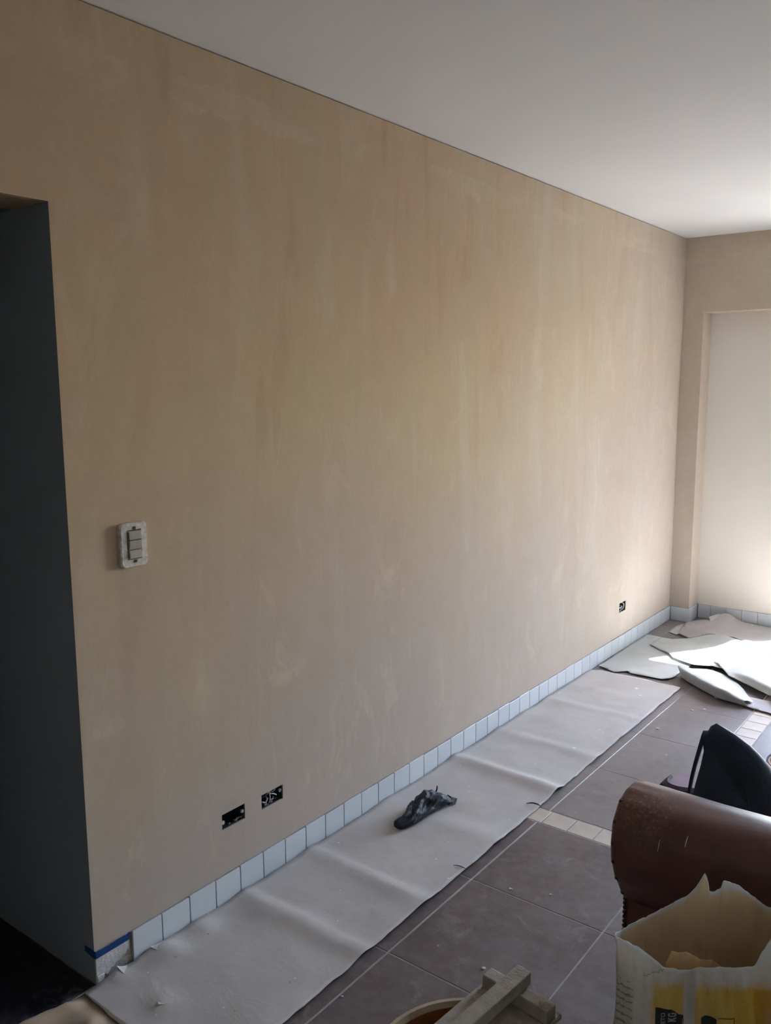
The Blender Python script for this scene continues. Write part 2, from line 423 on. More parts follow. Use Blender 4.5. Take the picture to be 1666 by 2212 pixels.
# ------------------------------------------------------------------ the room
H = 2.5; D = 5.6316; YJ = 1.1716; ZT = 2.0254; RX = 4.2; RY = -2.6
RD = 5.80           # back of the wall recess
BOXES = [(1.631, 1.727, 0.240, 0.291), (1.799, 1.897, 0.237, 0.287), (4.747, 4.845, 0.238, 0.296)]

def wall_left():
    bm = bmesh.new()
    ycut = sorted({YJ, D + 0.3} | {c for b in BOXES for c in b[:2]})
    zcut = sorted({0.0, H - 0.004} | {c for b in BOXES for c in b[2:]})
    V = {}
    def v(x, y, z):
        k = (round(x, 5), round(y, 5), round(z, 5))
        if k not in V: V[k] = bm.verts.new(k)
        return V[k]
    def hole(y, z): return any(b[0] < y < b[1] and b[2] < z < b[3] for b in BOXES)
    for y0, y1 in zip(ycut, ycut[1:]):
        for z0, z1 in zip(zcut, zcut[1:]):
            if not hole((y0 + y1) / 2, (z0 + z1) / 2):
                bm.faces.new((v(0, y0, z0), v(0, y1, z0), v(0, y1, z1), v(0, y0, z1)))
    for a, b, c, d in BOXES:      # plaster reveals of the box holes
        q = [(a, c), (b, c), (b, d), (a, d)]
        for (p0, p1) in zip(q, q[1:] + q[:1]):
            bm.faces.new((bm.verts.new((0, *p0)), bm.verts.new((0, *p1)), bm.verts.new((-0.06, *p1)), bm.verts.new((-0.06, *p0))))
    box_bm(-0.16, -0.06, YJ + 0.003, D + 0.3, 0, H, bm=bm)                      # body behind the boxes
    bm.faces.new([bm.verts.new(p) for p in ((0, YJ, H - 0.004), (0, D + 0.3, H - 0.004), (-0.06, D + 0.3, H - 0.004), (-0.06, YJ, H - 0.004))])   # shadow gap under the ceiling
    box_bm(-0.02, 0.0, 0.27, YJ, ZT, H - 0.004, bm=bm); box_bm(-0.16, -0.02, 0.27, YJ, ZT, H, bm=bm)      # lintel
    box_bm(-0.16, 0.0, RY, 0.27, 0, H, bm=bm)                                   # wall nearer than the opening
    return bm
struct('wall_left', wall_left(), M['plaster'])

bm = bmesh.new()
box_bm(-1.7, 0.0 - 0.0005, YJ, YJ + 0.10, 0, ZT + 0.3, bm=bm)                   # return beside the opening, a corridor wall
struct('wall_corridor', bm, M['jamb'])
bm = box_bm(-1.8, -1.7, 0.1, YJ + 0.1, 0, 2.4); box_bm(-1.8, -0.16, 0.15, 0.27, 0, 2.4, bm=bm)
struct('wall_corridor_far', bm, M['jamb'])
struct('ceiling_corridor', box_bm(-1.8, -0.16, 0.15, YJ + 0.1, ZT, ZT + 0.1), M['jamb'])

bm = bmesh.new()
box_bm(-0.16, 0.13, D, RD + 0.15, 0, H, bm=bm)                                  # corner pier
box_bm(0.13, 2.3, D, RD + 0.15, 2.035, H, bm=bm)                                # over the recess
box_bm(2.3, RX + 0.2, D, RD + 0.15, 0, H, bm=bm)
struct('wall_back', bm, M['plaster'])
bm = bmesh.new()
box_bm(0.13, 0.90, RD, RD + 0.15, 0, 2.036, bm=bm)                              # recessed panel
box_bm(0.90, 2.15, RD, RD + 0.15, 2.0, 2.036, bm=bm); box_bm(2.15, 2.3, RD, RD + 0.15, 0, 2.036, bm=bm)
struct('wall_recess', bm, M['recess'])
struct('wall_right', box_bm(RX, RX + 0.2, RY, RD + 0.15, 0, H), M['white_wall'])
struct('wall_rear', box_bm(-0.16, RX + 0.2, RY - 0.2, RY, 0, H), M['white_wall'])
struct('ceiling', box_bm(-0.16, RX + 0.2, RY - 0.2, RD + 0.15, H, H + 0.2), M['ceiling'])

# open balcony doorway with its frame, and an unseen slab and wall added outside for the light
bm = bmesh.new()
for b in ((0.90, 0.915), (2.135, 2.15)): box_bm(b[0], b[1], RD + 0.05, RD + 0.12, 0, 2.0, bm=bm)
box_bm(0.915, 2.135, RD + 0.05, RD + 0.12, 1.985, 2.0, bm=bm)
struct('window_1', bm, M['alu'])
struct('floor_bounce', box_bm(-1.5, 4.5, RD + 0.15, 7.6, -0.15, -0.02), M['outside'])  # unseen slab, added to bounce sun up to the ceiling
struct('wall_sun_blocker', box_bm(2.156, 2.36, RD + 0.15, 7.4, -0.02, 5.0), M['outside'])  # unseen wing wall, added to cut the sun down to a narrow beam

# floor: grout bed with every tile laid on it
fl = struct('floor', box_bm(-0.003, RX + 0.2, RY - 0.2, RD + 0.16, -0.12, -0.0010), M['grout'])
TM = {}
def tile_obj(name, x0, x1, y0, y1, mat, parent, gap=0.0045, top=0.0, bot=-0.01):
    wx, wy = round(x1 - x0 - gap, 4), round(y1 - y0 - gap, 4)
    k = (wx, wy, mat.name, top)
    if k not in TM:
        me = bm_mesh(box_bm(-wx / 2, wx / 2, -wy / 2, wy / 2, bot, top, bevel=0.0012), name); me.materials.append(mat); TM[k] = me
    o = bpy.data.objects.new(name, TM[k]); COL.objects.link(o); o.parent = parent
    o.location = Vector(((x0 + x1) / 2, (y0 + y1) / 2, 0)) - wloc(parent)
    return o
YN = [1.7517 - 0.4512 * k for k in range(10, 0, -1)] + [1.7517, 2.2034, 2.660]
YF = [2.764] + [3.2083 + 0.4512 * k for k in range(0, 6)] + [RD - 0.002]
XN = [0.0, 0.0964] + [0.5476 + 0.4508 * k for k in range(0, 9)]
XF = [0.0, 0.0964, 0.5476, 0.900]
XF2 = [1.000 + 0.4508 * k for k in range(0, 8)]
for xs, ys in ((XN, YN), (XF, YF), (XF2, YF)):
    for a, b in zip(xs, xs[1:]):
        for c, d in zip(ys, ys[1:]): tile_obj('floor_tile', a, b, c, d, M['tile'] if d < 2.7 else M['tile_dusty_sheen'], fl)
k = 0
x = 0.0605
xb = [0.0] + [0.0605 + 0.1 * i for i in range(0, 26)]
for a, b in zip(xb, xb[1:]): tile_obj('border_tile', a, b, 2.662, 2.762, M['cream_tile'], fl, gap=0.005)
yb = [2.764] + [2.805 + 0.1005 * i for i in range(0, 30)]
for a, b in zip(yb, yb[1:]): tile_obj('border_tile', 0.902, 0.998, a, b, M['cream_tile'], fl, gap=0.005)

fc_ = struct('floor_corridor', box_bm(-1.7, -0.003, 0.2, YJ + 0.05, -0.12, -0.003), M['dark_grout'])
for a, b in ((-1.115, -0.665), (-0.665, -0.215), (-0.215, -0.004)):
    for c, d in ((0.27, 0.72), (0.72, YJ)): tile_obj('floor_tile', a, b, c, d, M['black_tile'], fc_, gap=0.003)

# tiled skirting
bl = struct('baseboard_left', box_bm(0.0, 0.004, 1.285, D, 0, 0.094), M['mortar'])
def wall_tile(parent, p0, p1, axis, face, h, thick=0.006, off=0.0025):
    """a skirting tile from p0 to p1 along axis 'y' (on x = face) or 'x' (on y = face, facing -y)"""
    g = 0.0032; L = p1 - p0 - g
    hh = h + random.uniform(-0.0025, 0.0015)
    if axis == 'y': b = (face + off, face + off + thick, p0 + g / 2, p1 - g / 2, 0.002, hh)
    elif axis == 'x': b = (p0 + g / 2, p1 - g / 2, face - off - thick, face - off, 0.002, hh)
    return box('tile', b, M['glaze'], parent, bevel=0.001)
y = 1.2869
while y < D - 0.02:
    wall_tile(bl, y, min(y + 0.1013, D - 0.004), 'y', 0.0, 0.096); y += 0.1013
# bare patch where the first tile is missing
def adhesive():
    bm = bmesh.new(); n = 16; fr = []; bk = []
    prof_lo = [0.028, 0.02, 0.026, 0.016, 0.02, 0.014, 0.019, 0.028, 0.024, 0.032, 0.036, 0.033, 0.042, 0.046, 0.040, 0.052, 0.044]
    for i in range(n + 1):
        yy = YJ + 0.001 + (0.105) * i / n
        zl = prof_lo[i]; zh = 0.094 + 0.001 * math.sin(i * 2.3)
        fr.append((bm.verts.new((0.0042, yy, zl)), bm.verts.new((0.0042, yy, zh))))
        bk.append((bm.verts.new((-0.001, yy, zl)), bm.verts.new((-0.001, yy, zh))))
    for i in range(n):
        bm.faces.new((fr[i][0], fr[i + 1][0], fr[i + 1][1], fr[i][1]))
        bm.faces.new((fr[i][0], bk[i][0], bk[i + 1][0], fr[i + 1][0]))
        bm.faces.new((fr[i][1], fr[i + 1][1], bk[i + 1][1], bk[i][1]))
    bm.faces.new((fr[0][0], fr[0][1], bk[0][1], bk[0][0])); bm.faces.new((fr[n][0], bk[n][0], bk[n][1], fr[n][1]))
    box_bm(-0.001, 0.010, YJ - 0.002, YJ + 0.022, 0.0, 0.028, bevel=0.003, bm=bm)
    return bm
link('adhesive_patch', bm_mesh(adhesive(), 'adhesive_patch'), M['adhesive'], bl)
link('mortar_lump', bm_mesh(box_bm(0.0005, 0.003, YJ + 0.02, 1.287, 0.0, 0.03, bevel=0.001), 'mortar_lump'), M['mortar'], bl)

bb = struct('baseboard_back', box_bm(0.004, 0.13, D - 0.004, D, 0, 0.094), M['mortar'])
wall_tile(bb, 0.012, 0.137, 'x', D, 0.094)
box('tile', (0.1325, 0.1385, D - 0.008, RD - 0.012, 0.002, 0.094), M['glaze'], bb, bevel=0.001)
box('mortar_bed', (0.13, 0.899, RD - 0.004, RD, 0, 0.094), M['mortar'], bb)
xx = [0.142, 0.226, 0.3255, 0.427, 0.5285, 0.630, 0.7315, 0.833, 0.899]
for a, b in zip(xx, xx[1:]): wall_tile(bb, a, b, 'x', RD, 0.094)

# ------------------------------------------------------------------ on the wall: switch, socket boxes, tape
def rounded_plate(x0, x1, y0, y1, z0, z1, rad, hole=None, n=5):
    """plate standing on a wall plane x = x0, rounded corners seen from +x, optional rectangular hole"""
    bm = bmesh.new(); P = []
    for cy, cz, a0 in ((y1 - rad, z1 - rad, 0), (y0 + rad, z1 - rad, 90), (y0 + rad, z0 + rad, 180), (y1 - rad, z0 + rad, 270)):
        for k in range(n + 1):
            a = math.radians(a0 + 90 * k / n); P.append((cy + rad * math.cos(a), cz + rad * math.sin(a)))
    ins = 0.0025; cy, cz = (y0 + y1) / 2, (z0 + z1) / 2
    sc = lambda p, d: (cy + (p[0] - cy) * (1 - 2 * d / (y1 - y0)), cz + (p[1] - cz) * (1 - 2 * d / (z1 - z0)))
    A = [bm.verts.new((x0, *p)) for p in P]; B = [bm.verts.new((x1 - 0.003, *p)) for p in P]; Cc = [bm.verts.new((x1, *sc(p, ins))) for p in P]
    N = len(P)
    for U, Vv in ((A, B), (B, Cc)):
        for k in range(N): bm.faces.new((U[k], U[(k + 1) % N], Vv[(k + 1) % N], Vv[k]))
    if hole is None:
        bm.faces.new(Cc)
    else:
        a, b, c, d = hole     # y0 y1 z0 z1
        Q = [(b, d), (a, d), (a, c), (b, c)]
        Ho = [bm.verts.new((x1, *q)) for q in Q]; Hi = [bm.verts.new((x0 + 0.002, *q)) for q in Q]
        per = n + 1
        for q in range(4):
            for k in range(n): bm.faces.new((Ho[q], Cc[q * per + k], Cc[q * per + k + 1]))
            bm.faces.new((Ho[q], Cc[q * per + n], Cc[((q + 1) % 4) * per], Ho[(q + 1) % 4]))
            bm.faces.new((Ho[q], Ho[(q + 1) % 4], Hi[(q + 1) % 4], Hi[q]))
        bm.faces.new(Hi)
    return bm

sw = thing('light_switch', (0, 1.355, 1.18), 'worn white light switch with three rockers on plaster wall beside doorway', 'light switch')
link('plate', bm_mesh(rounded_plate(0.0, 0.013, 1.312, 1.396, 1.121, 1.240, 0.014, (1.331, 1.377, 1.142, 1.222)), 'plate'), M['plate'], sw)
for i, (z0, z1, tilt) in enumerate(((1.195, 1.2185, 0.0), (1.169, 1.1935, 0.002), (1.145, 1.1675, -0.001))):
    bm = box_bm(0.004, 0.017, 1.336, 1.373, z0, z1, bevel=0.0012, seg=2)
    for v in bm.verts:
        if v.co.x > 0.01: v.co.x += tilt * (1 if v.co.z > (z0 + z1) / 2 else -1)
    link('rocker', bm_mesh(bm, 'rocker'), M['rocker'], sw)
for zc in (1.226, 1.137):
    box('screw_slot', (0.010, 0.0142, 1.350, 1.360, zc - 0.004, zc + 0.004), M['dark_metal'], sw, bevel=0.001)

def socket_box(b, label, wires, lugs):
    y0, y1, z0, z1 = b; t = 0.0015
    root = thing('socket_box', (-0.02, (y0 + y1) / 2, z0), label, 'socket box', 'empty socket boxes in the left wall')
    bm = bmesh.new(); e = 0.0008
    box_bm(-0.056, -0.054, y0 + e, y1 - e, z0 + e, z1 - e, bm=bm)
    box_bm(-0.054, -0.004, y0 + e, y0 + e + t, z0 + e, z1 - e, bm=bm); box_bm(-0.054, -0.004, y1 - e - t, y1 - e, z0 + e, z1 - e, bm=bm)
    box_bm(-0.054, -0.004, y0 + e, y1 - e, z0 + e, z0 + e + t, bm=bm); box_bm(-0.054, -0.004, y0 + e, y1 - e, z1 - e - t, z1 - e, bm=bm)
    link('box', bm_mesh(bm, 'box'), M['box_plastic'], root)
    # crumbs of plaster along the broken lower edge
    bm = bmesh.new(); rnd = random.Random(int(y0 * 1000))
    for k in range(9):
        g = bmesh.ops.create_icosphere(bm, subdivisions=1, radius=rnd.uniform(0.0015, 0.004))
        off = Vector((rnd.uniform(-0.02, -0.004), rnd.uniform(y0 + 0.01, y1 - 0.006), z0 + 0.004))
        for v in g['verts']: v.co = off + Vector((v.co.x, v.co.y * 1.6, v.co.z))
    o = link('plaster_crumbs', bm_mesh(bm, 'plaster_crumbs'), M['mortar'], root); o['kind'] = 'stuff'
    for (ly, lz, rr) in lugs:
        bm = bmesh.new(); g = bmesh.ops.create_cone(bm, cap_ends=True, segments=14, radius1=rr, radius2=rr, depth=0.004)
        for v in bm.verts: v.co = Vector((-0.006 + v.co.z, ly + v.co.x, lz + v.co.y))
        bmesh.ops.bevel(bm, geom=bm.edges[:], offset=0.0006, segments=1, affect='EDGES')
        link('mounting_lug', bm_mesh(bm, 'mounting_lug'), M['lug'], root)
    for pts, rr in wires:
        bm = tube_bm(spline(pts, 18), rr, 7); link('wire', bm_mesh(bm, 'wire'), M['wire'], root, smooth=True)
    return root
b1, b2, b3 = BOXES
socket_box(b1, 'empty dark socket box without wires, nearest the doorway', [], [(b1[0] + 0.008, 0.262, 0.0065), (b1[1] - 0.007, 0.266, 0.006)])
yc = (b2[0] + b2[1]) / 2; zc = (b2[2] + b2[3]) / 2
socket_box(b2, 'open socket box with curled pale wires, beside the empty box', [
    ([(-0.05, yc - 0.006, zc - 0.02), (-0.014, yc - 0.010, zc + 0.010), (-0.010, yc - 0.004, zc + 0.016), (-0.008, yc - 0.003, zc - 0.006), (-0.012, yc - 0.004, zc - 0.022)], 0.0019),
    ([(-0.05, yc + 0.002, zc + 0.01), (-0.012, yc + 0.001, zc + 0.009), (-0.008, yc + 0.014, zc + 0.004), (-0.008, yc + 0.026, zc - 0.005)], 0.0021),
    ([(-0.05, yc + 0.006, zc + 0.016), (-0.016, yc + 0.012, zc + 0.010), (-0.010, yc + 0.021, zc + 0.015), (-0.010, yc + 0.021, zc + 0.023)], 0.0019),
    ([(-0.05, yc - 0.004, zc - 0.006), (-0.012, yc - 0.014, zc + 0.0), (-0.010, yc - 0.022, zc - 0.012), (-0.012, yc - 0.036, zc - 0.006)], 0.0024),
    ([(-0.045, yc + 0.004, zc - 0.012), (-0.012, yc + 0.002, zc - 0.012), (-0.010, yc + 0.012, zc - 0.013), (-0.012, yc + 0.016, zc - 0.006)], 0.0017)],
    [(b2[1] - 0.008, zc + 0.006, 0.0055)])
yc = (b3[0] + b3[1]) / 2; zc = (b3[2] + b3[3]) / 2
socket_box(b3, 'open socket box with pale wires near the far wall corner', [
    ([(-0.05, yc + 0.02, zc + 0.02), (-0.010, yc + 0.025, zc + 0.016), (-0.006, yc + 0.032, zc), (-0.010, yc + 0.022, zc - 0.024)], 0.0032),
    ([(-0.05, yc + 0.01, zc), (-0.010, yc + 0.008, zc + 0.002), (-0.006, yc - 0.02, zc - 0.004), (-0.004, yc - 0.044, zc + 0.001)], 0.0034),
    ([(-0.05, yc - 0.01, zc - 0.005), (-0.010, yc, zc - 0.01), (-0.008, yc - 0.016, zc - 0.024)], 0.0028)], [])

# blue masking tape folded round the wall end
def tape():
    bm = bmesh.new(); rows = []
    path = [(-0.043, YJ - 0.0012), (-0.03, YJ - 0.0016), (-0.012, YJ - 0.0014), (-0.001, YJ - 0.0012), (0.0058, YJ + 0.0005), (0.0062, YJ + 0.012), (0.0062, YJ + 0.04), (0.0064, YJ + 0.07), (0.0068, YJ + 0.098), (0.0075, YJ + 0.106)]
    lo = [0.083, 0.082, 0.079, 0.0775, 0.0775, 0.078, 0.078, 0.078, 0.078, 0.079]
    hi = [0.099, 0.101, 0.0995, 0.099, 0.099, 0.0985, 0.0975, 0.0985, 0.098, 0.101]
    for (x_, y_), a, b in zip(path, lo, hi): rows.append((bm.verts.new((x_, y_, a)), bm.verts.new((x_, y_, b))))
    for A, B in zip(rows, rows[1:]): bm.faces.new((A[0], B[0], B[1], A[1]))
    me = bpy.data.meshes.new('masking_tape'); bm.to_mesh(me); bm.free(); return me
tp = link('masking_tape', tape(), M['blue_tape'], loc=(0, YJ, 0.078))
md = tp.modifiers.new('thickness', 'SOLIDIFY'); md.thickness = 0.0006; md.offset = 0
tag(tp, 'strip of blue masking tape folded round the bottom of the doorway corner', 'tape')

# ------------------------------------------------------------------ floor coverings
CR = [(1.700, 0.010, 0.05), (2.005, 0.009, 0.05), (2.45, 0.005, 0.09), (2.925, 0.016, 0.055), (3.289, 0.008, 0.05), (3.55, 0.003, 0.09), (3.80, 0.006, 0.04), (4.05, 0.003, 0.06)]
def h_kraft(x_, y_):
    h = 0.002 + 0.0025 * (ns(x_ * 6, y_ * 4) + 1) + 0.0015 * (ns(x_ * 17, y_ * 13, 4) + 1)
    for c, a, wd in CR:
        t = (y_ + 0.02 * ns(x_ * 5, c * 3) - c) / wd
        h += a * (math.exp(-(t / 0.55) ** 2) if t > 0 else math.exp(-(t / 0.9) ** 2)) * (0.75 + 0.4 * ns(x_ * 4, c * 7))
    h += 0.006 * math.exp(-((x_ - 0.01) / 0.02) ** 2) * (0.6 + 0.6 * ns(y_ * 5, 2.2))
    d = math.hypot(x_ - 0.05, y_ - 1.365); h += 0.012 * math.exp(-(d / 0.045) ** 2)
    d = math.hypot(x_ - 0.02, y_ - 1.225); h += 0.012 * math.exp(-(d / 0.02) ** 2)
    d = math.hypot(x_ - 0.20, y_ - 1.235); h += 0.010 * math.exp(-(d / 0.03) ** 2)
    d = math.hypot(x_ - 0.045, y_ - 1.50); h += 0.008 * math.exp(-(d / 0.035) ** 2)
    return max(0.0015, h)
kp = sheet('floor_paper', [(0.012, 1.127), (0.10, 1.121), (0.30, 1.118), (0.505, 1.11), (0.505, 1.9), (0.507, 2.6), (0.506, 3.3), (0.511, 4.346), (0.28, 4.362), (0.055, 4.352), (0.014, 4.32), (0.012, 3.0)],
           h_kraft, M['kraft'], step=0.022, jitter=0.004, loc=(0.25, 2.7, 0))
tag(kp, 'long creased paper strip laid along the left wall, speckled with plaster', 'floor paper')
def flap(name, pts, lift, parent):
    """a small torn tongue of paper curling up from the strip"""
    bm = bmesh.new(); a, b, c = [Vector((*p, h_kraft(*p) + 0.0018)) for p in pts]   # a-b hinge, c tip
    rows = []
    for i in range(6):
        t = i / 5; p0 = a.lerp(c, t); p1 = b.lerp(c, t); z = Vector((0, 0, lift * t * t))
        rows.append([bm.verts.new(p0.lerp(p1, s / 4) + z) for s in range(5)])
    for A, B in zip(rows, rows[1:]):
        for s in range(4): bm.faces.new((A[s], A[s + 1], B[s + 1], B[s]))
    bmesh.ops.remove_doubles(bm, verts=bm.verts, dist=1e-5)
    o = link(name, bm_mesh(bm, name), M['kraft'], parent); md = o.modifiers.new('t', 'SOLIDIFY'); md.thickness = 0.001
flap('torn_flap', [(0.10, 1.365), (0.02, 1.385), (0.012, 1.338)], 0.004, kp)
flap('torn_flap', [(0.045, 1.235), (0.015, 1.26), (0.014, 1.228)], 0.007, kp)
flap('torn_flap', [(0.155, 1.245), (0.235, 1.25), (0.21, 1.215)], 0.003, kp)

def h_beige(x_, y_):
    h = 0.003 + 0.008 * (ns(x_ * 9, y_ * 9, 1) + 1) * 0.6
    t = (x_ - 0.035 + 0.35 * (y_ - 1.1) * -0.6); h += 0.022 * math.exp(-(t / 0.013) ** 2)
    t = (x_ - 0.12 + 0.5 * (y_ - 1.1)); h += 0.012 * math.exp(-(t / 0.03) ** 2)
    return h * (1.0 - smooth01(1.06, 1.125, y_)) + 0.0008
bs = sheet('dust_sheet', [(0.004, 0.62), (0.5, 0.60), (0.5, 1.145), (0.2, 1.15), (0.012, 1.15), (0.004, 1.05)], h_beige, M['beige_sheet'], step=0.012, jitter=0.003, loc=(0.2, 0.9, 0))
tag(bs, 'crumpled beige plastic sheet tucked under the near end of the paper strip', 'dust sheet')

# loose sheets heaped in front of the back wall
def h_A(x_, y_): return 0.002 + 0.003 * (ns(x_ * 8, y_ * 8, 2) + 1) * (1 - 0.7 * smooth01(4.6, 4.8, y_)) + 0.010 * math.exp(-((y_ - 4.43) / 0.03) ** 2) * (0.6 + 0.5 * ns(x_ * 9, 1.0))
o = sheet('paper_sheet', [(0.022, 4.415), (0.13, 4.375), (0.19, 4.425), (0.21, 4.405), (0.283, 4.405), (0.39, 4.412), (0.417, 4.439), (0.435, 4.725), (0.45, 5.0), (0.30, 5.16), (0.19, 5.175), (0.013, 5.185), (0.012, 4.8)], h_A, M['sheet_white'], step=0.02, jitter=0.006, loc=(0.22, 4.75, 0))
tag(o, 'white paper sheet with ragged near edge, touching the left skirting', 'paper sheet', 'loose paper sheets by the back wall')
def h_C(x_, y_):
    h = 0.018 + 0.008 * ns(x_ * 7, y_ * 7, 5)
    d = math.exp(-((x_ - 0.33) / 0.085) ** 2) * smooth01(5.42, 5.74, y_); h += 0.055 * d
    h += 0.02 * math.exp(-((y_ - 5.33 + 0.15 * (x_ - 0.4)) / 0.05) ** 2)
    return max(0.014, h - 0.004 * smooth01(0.25, 0.13, x_))
o = sheet('paper_sheet', [(0.135, 5.57), (0.165, 5.62), (0.215, 5.66), (0.25, 5.645), (0.29, 5.60), (0.31, 5.70), (0.36, 5.755), (0.43, 5.768), (0.60, 5.765), (0.86, 5.765), (0.95, 5.5), (0.95, 5.15), (0.75, 5.20), (0.56, 5.27), (0.46, 5.37), (0.35, 5.31), (0.265, 5.23), (0.185, 5.29), (0.176, 5.40)], h_C, M['sheet_grey_shade'], step=0.02, jitter=0.005, loc=(0.5, 5.5, 0))
tag(o, 'shade-tinted crumpled paper sheet with one corner curling up against the back skirting', 'paper sheet', 'loose paper sheets by the back wall')
# the corner that has folded back on it
bm = bmesh.new(); v0, v1, v2, v3 = [bm.verts.new(p) for p in ((0.262, 5.635, 0.060), (0.292, 5.585, 0.040), (0.318, 5.655, 0.066), (0.312, 5.70, 0.075))]
bm.faces.new((v0, v1, v2, v3)); oo = link('curled_corner', bm_mesh(bm, 'curled_corner'), M['sheet_white'], o)
oo.modifiers.new('t', 'SOLIDIFY').thickness = 0.001

def h_F(x_, y_): return 0.003 + 0.016 * smooth01(5.30, 5.5, y_) * smooth01(0.15, 0.11, x_) + 0.002 * ns(x_ * 20, y_ * 20)
o = sheet('paper_scrap', [(0.108, 5.322), (0.168, 5.288), (0.178, 5.345), (0.168, 5.40), (0.132, 5.56), (0.118, 5.45)], h_F, M['sheet_white'], step=0.012, jitter=0.004, loc=(0.14, 5.4, 0))
tag(o, 'small torn white paper triangle lying near the room corner', 'paper scrap')

def h_B(x_, y_):
    h = 0.012 + 0.006 * (ns(x_ * 6, y_ * 6, 9) + 1)
    h += 0.030 * math.exp(-((y_ - 5.28 + 0.2 * (x_ - 0.4)) / 0.10) ** 2) * smooth01(0.2, 0.45, x_)
    h -= 0.008 * smooth01(0.25, 0.11, x_)
    return max(0.011, h)
o = sheet('paper_sheet', [(0.112, 4.972), (0.27, 4.85), (0.32, 4.78), (0.46, 4.72), (0.55, 4.76), (0.80, 4.72), (0.98, 4.72), (0.98, 5.10), (0.74, 5.17), (0.62, 5.21), (0.55, 5.25), (0.46, 5.33), (0.347, 5.27), (0.27, 5.20), (0.191, 5.14), (0.12, 5.145)], h_B, M['sheet_white'], step=0.02, jitter=0.004, loc=(0.55, 5.0, 0))
tag(o, 'large white paper sheet lying in the bright sun patch', 'paper sheet', 'loose paper sheets by the back wall')

def seg_dist(p, a, b):
    a, b, p = Vector(a), Vector(b), Vector(p); t = max(0, min(1, (p - a).dot(b - a) / (b - a).length_squared))
    n_ = Vector(((b - a).y, -(b - a).x)).normalized()
    return (p - a.lerp(b, t)).length, -(p - a).dot(n_)
def folded_sheet():
    """rows across the sheet from its near foot, up an overhanging fold, over the ridge and down to the back edge"""
    foot = spline([(0.452, 4.575, 0), (0.455, 4.515, 0), (0.50, 4.462, 0), (0.57, 4.405, 0), (0.64, 4.350, 0), (0.72, 4.300, 0), (0.79, 4.288, 0), (0.862, 4.280, 0)], 70)
    back = spline([(0.465, 4.635, 0), (0.475, 4.665, 0), (0.52, 4.685, 0), (0.58, 4.690, 0), (0.66, 4.640, 0), (0.76, 4.53, 0), (0.83, 4.41, 0), (0.875, 4.335, 0)], 70)
    bm = bmesh.new(); rows = []
    prof = [(0.0, 0.0), (-0.001, 0.10), (-0.004, 0.25), (-0.009, 0.45), (-0.015, 0.65), (-0.019, 0.83), (-0.020, 0.94), (-0.016, 0.995), (-0.008, 1.0)]
    for i, (p, q) in enumerate(zip(foot, back)):
        t = i / 69; n_ = Vector((0.64, 0.768, 0)); hgt = 0.062 * smooth01(0, 0.12, t) * (1 - 0.55 * smooth01(0.72, 1.0, t)) + 0.004 * ns(i * 0.11, 3)
        row = [bm.verts.new((p.x + n_.x * a_ + 0.002 * ns(i * 0.5, k), p.y + n_.y * a_ + 0.002 * ns(i * 0.5, 7 + k), 0.010 + hgt * b_)) for k, (a_, b_) in enumerate(prof)]
        for k in range(1, 13):
            w_ = k / 12; c = p.lerp(q, w_); row.append(bm.verts.new((c.x - 0.008 * n_.x * (1 - w_), c.y - 0.008 * n_.y * (1 - w_), 0.018 + (hgt - 0.008) * (1 - smooth01(0, 1.0, w_)) + 0.003 * ns(c.x * 14, c.y * 14, 6))))
        rows.append(row)
    for A, B in zip(rows, rows[1:]):
        for k in range(len(A) - 1): bm.faces.new((A[k], B[k], B[k + 1], A[k + 1]))
    return bm
o = link('paper_sheet', bm_mesh(folded_sheet(), 'paper_sheet'), M['sheet_white'], loc=(0.64, 4.5, 0), smooth=True)
o.modifiers.new('thickness', 'SOLIDIFY').thickness = 0.0012
tag(o, 'bluish white paper sheet folded up into a ridge along its near edge', 'paper sheet', 'loose paper sheets by the back wall')
def h_E(x_, y_):
    s1 = seg_dist((x_, y_), (0.675, 4.624), (0.925, 4.441)); d = s1[0]
    return 0.03 + 0.030 * smooth01(0.0, 0.06, d) * (1 - 0.6 * smooth01(0.08, 0.3, d)) * smooth01(0.6, 0.85, x_) + 0.004 * ns(x_ * 9, y_ * 9, 7)
o = sheet('paper_sheet', [(0.528, 4.851), (0.591, 4.762), (0.675, 4.624), (0.78, 4.545), (0.925, 4.441), (1.10, 4.43), (1.12, 4.9), (0.85, 4.98), (0.66, 4.93)], h_E, M['sheet_white'], step=0.012, jitter=0.003, loc=(0.85, 4.7, 0), lean=(-0.59, -0.81, 1.0, 0.03))
tag(o, 'white paper sheet overlapping the folded one, with its near edge bent down', 'paper sheet', 'loose paper sheets by the back wall')
def h_G(x_, y_): return 0.004 + 0.004 * (ns(x_ * 12, y_ * 12, 11) + 1)
o = sheet('paper_sheet', [(0.70, 4.32), (0.80, 4.285), (0.905, 4.262), (0.99, 4.25), (1.15, 4.24), (1.15, 4.40), (0.88, 4.42), (0.75, 4.40)], h_G, M['sheet_grey_shade'], step=0.02, jitter=0.004, loc=(0.9, 4.33, 0))
tag(o, 'flat grey paper sheet lying under the folded sheets beside the pale border tiles', 'paper sheet', 'loose paper sheets by the back wall')
o = sheet('paper_scrap', [(0.655, 4.352), (0.70, 4.297), (0.75, 4.312), (0.735, 4.34), (0.70, 4.335)], lambda a, b: 0.010 + 0.006 * ns(a * 30, b * 30), M['sheet_white'], step=0.008, jitter=0.004, loc=(0.7, 4.32, 0))
tag(o, 'small ragged white paper scrap poking out beneath the folded sheet', 'paper scrap')

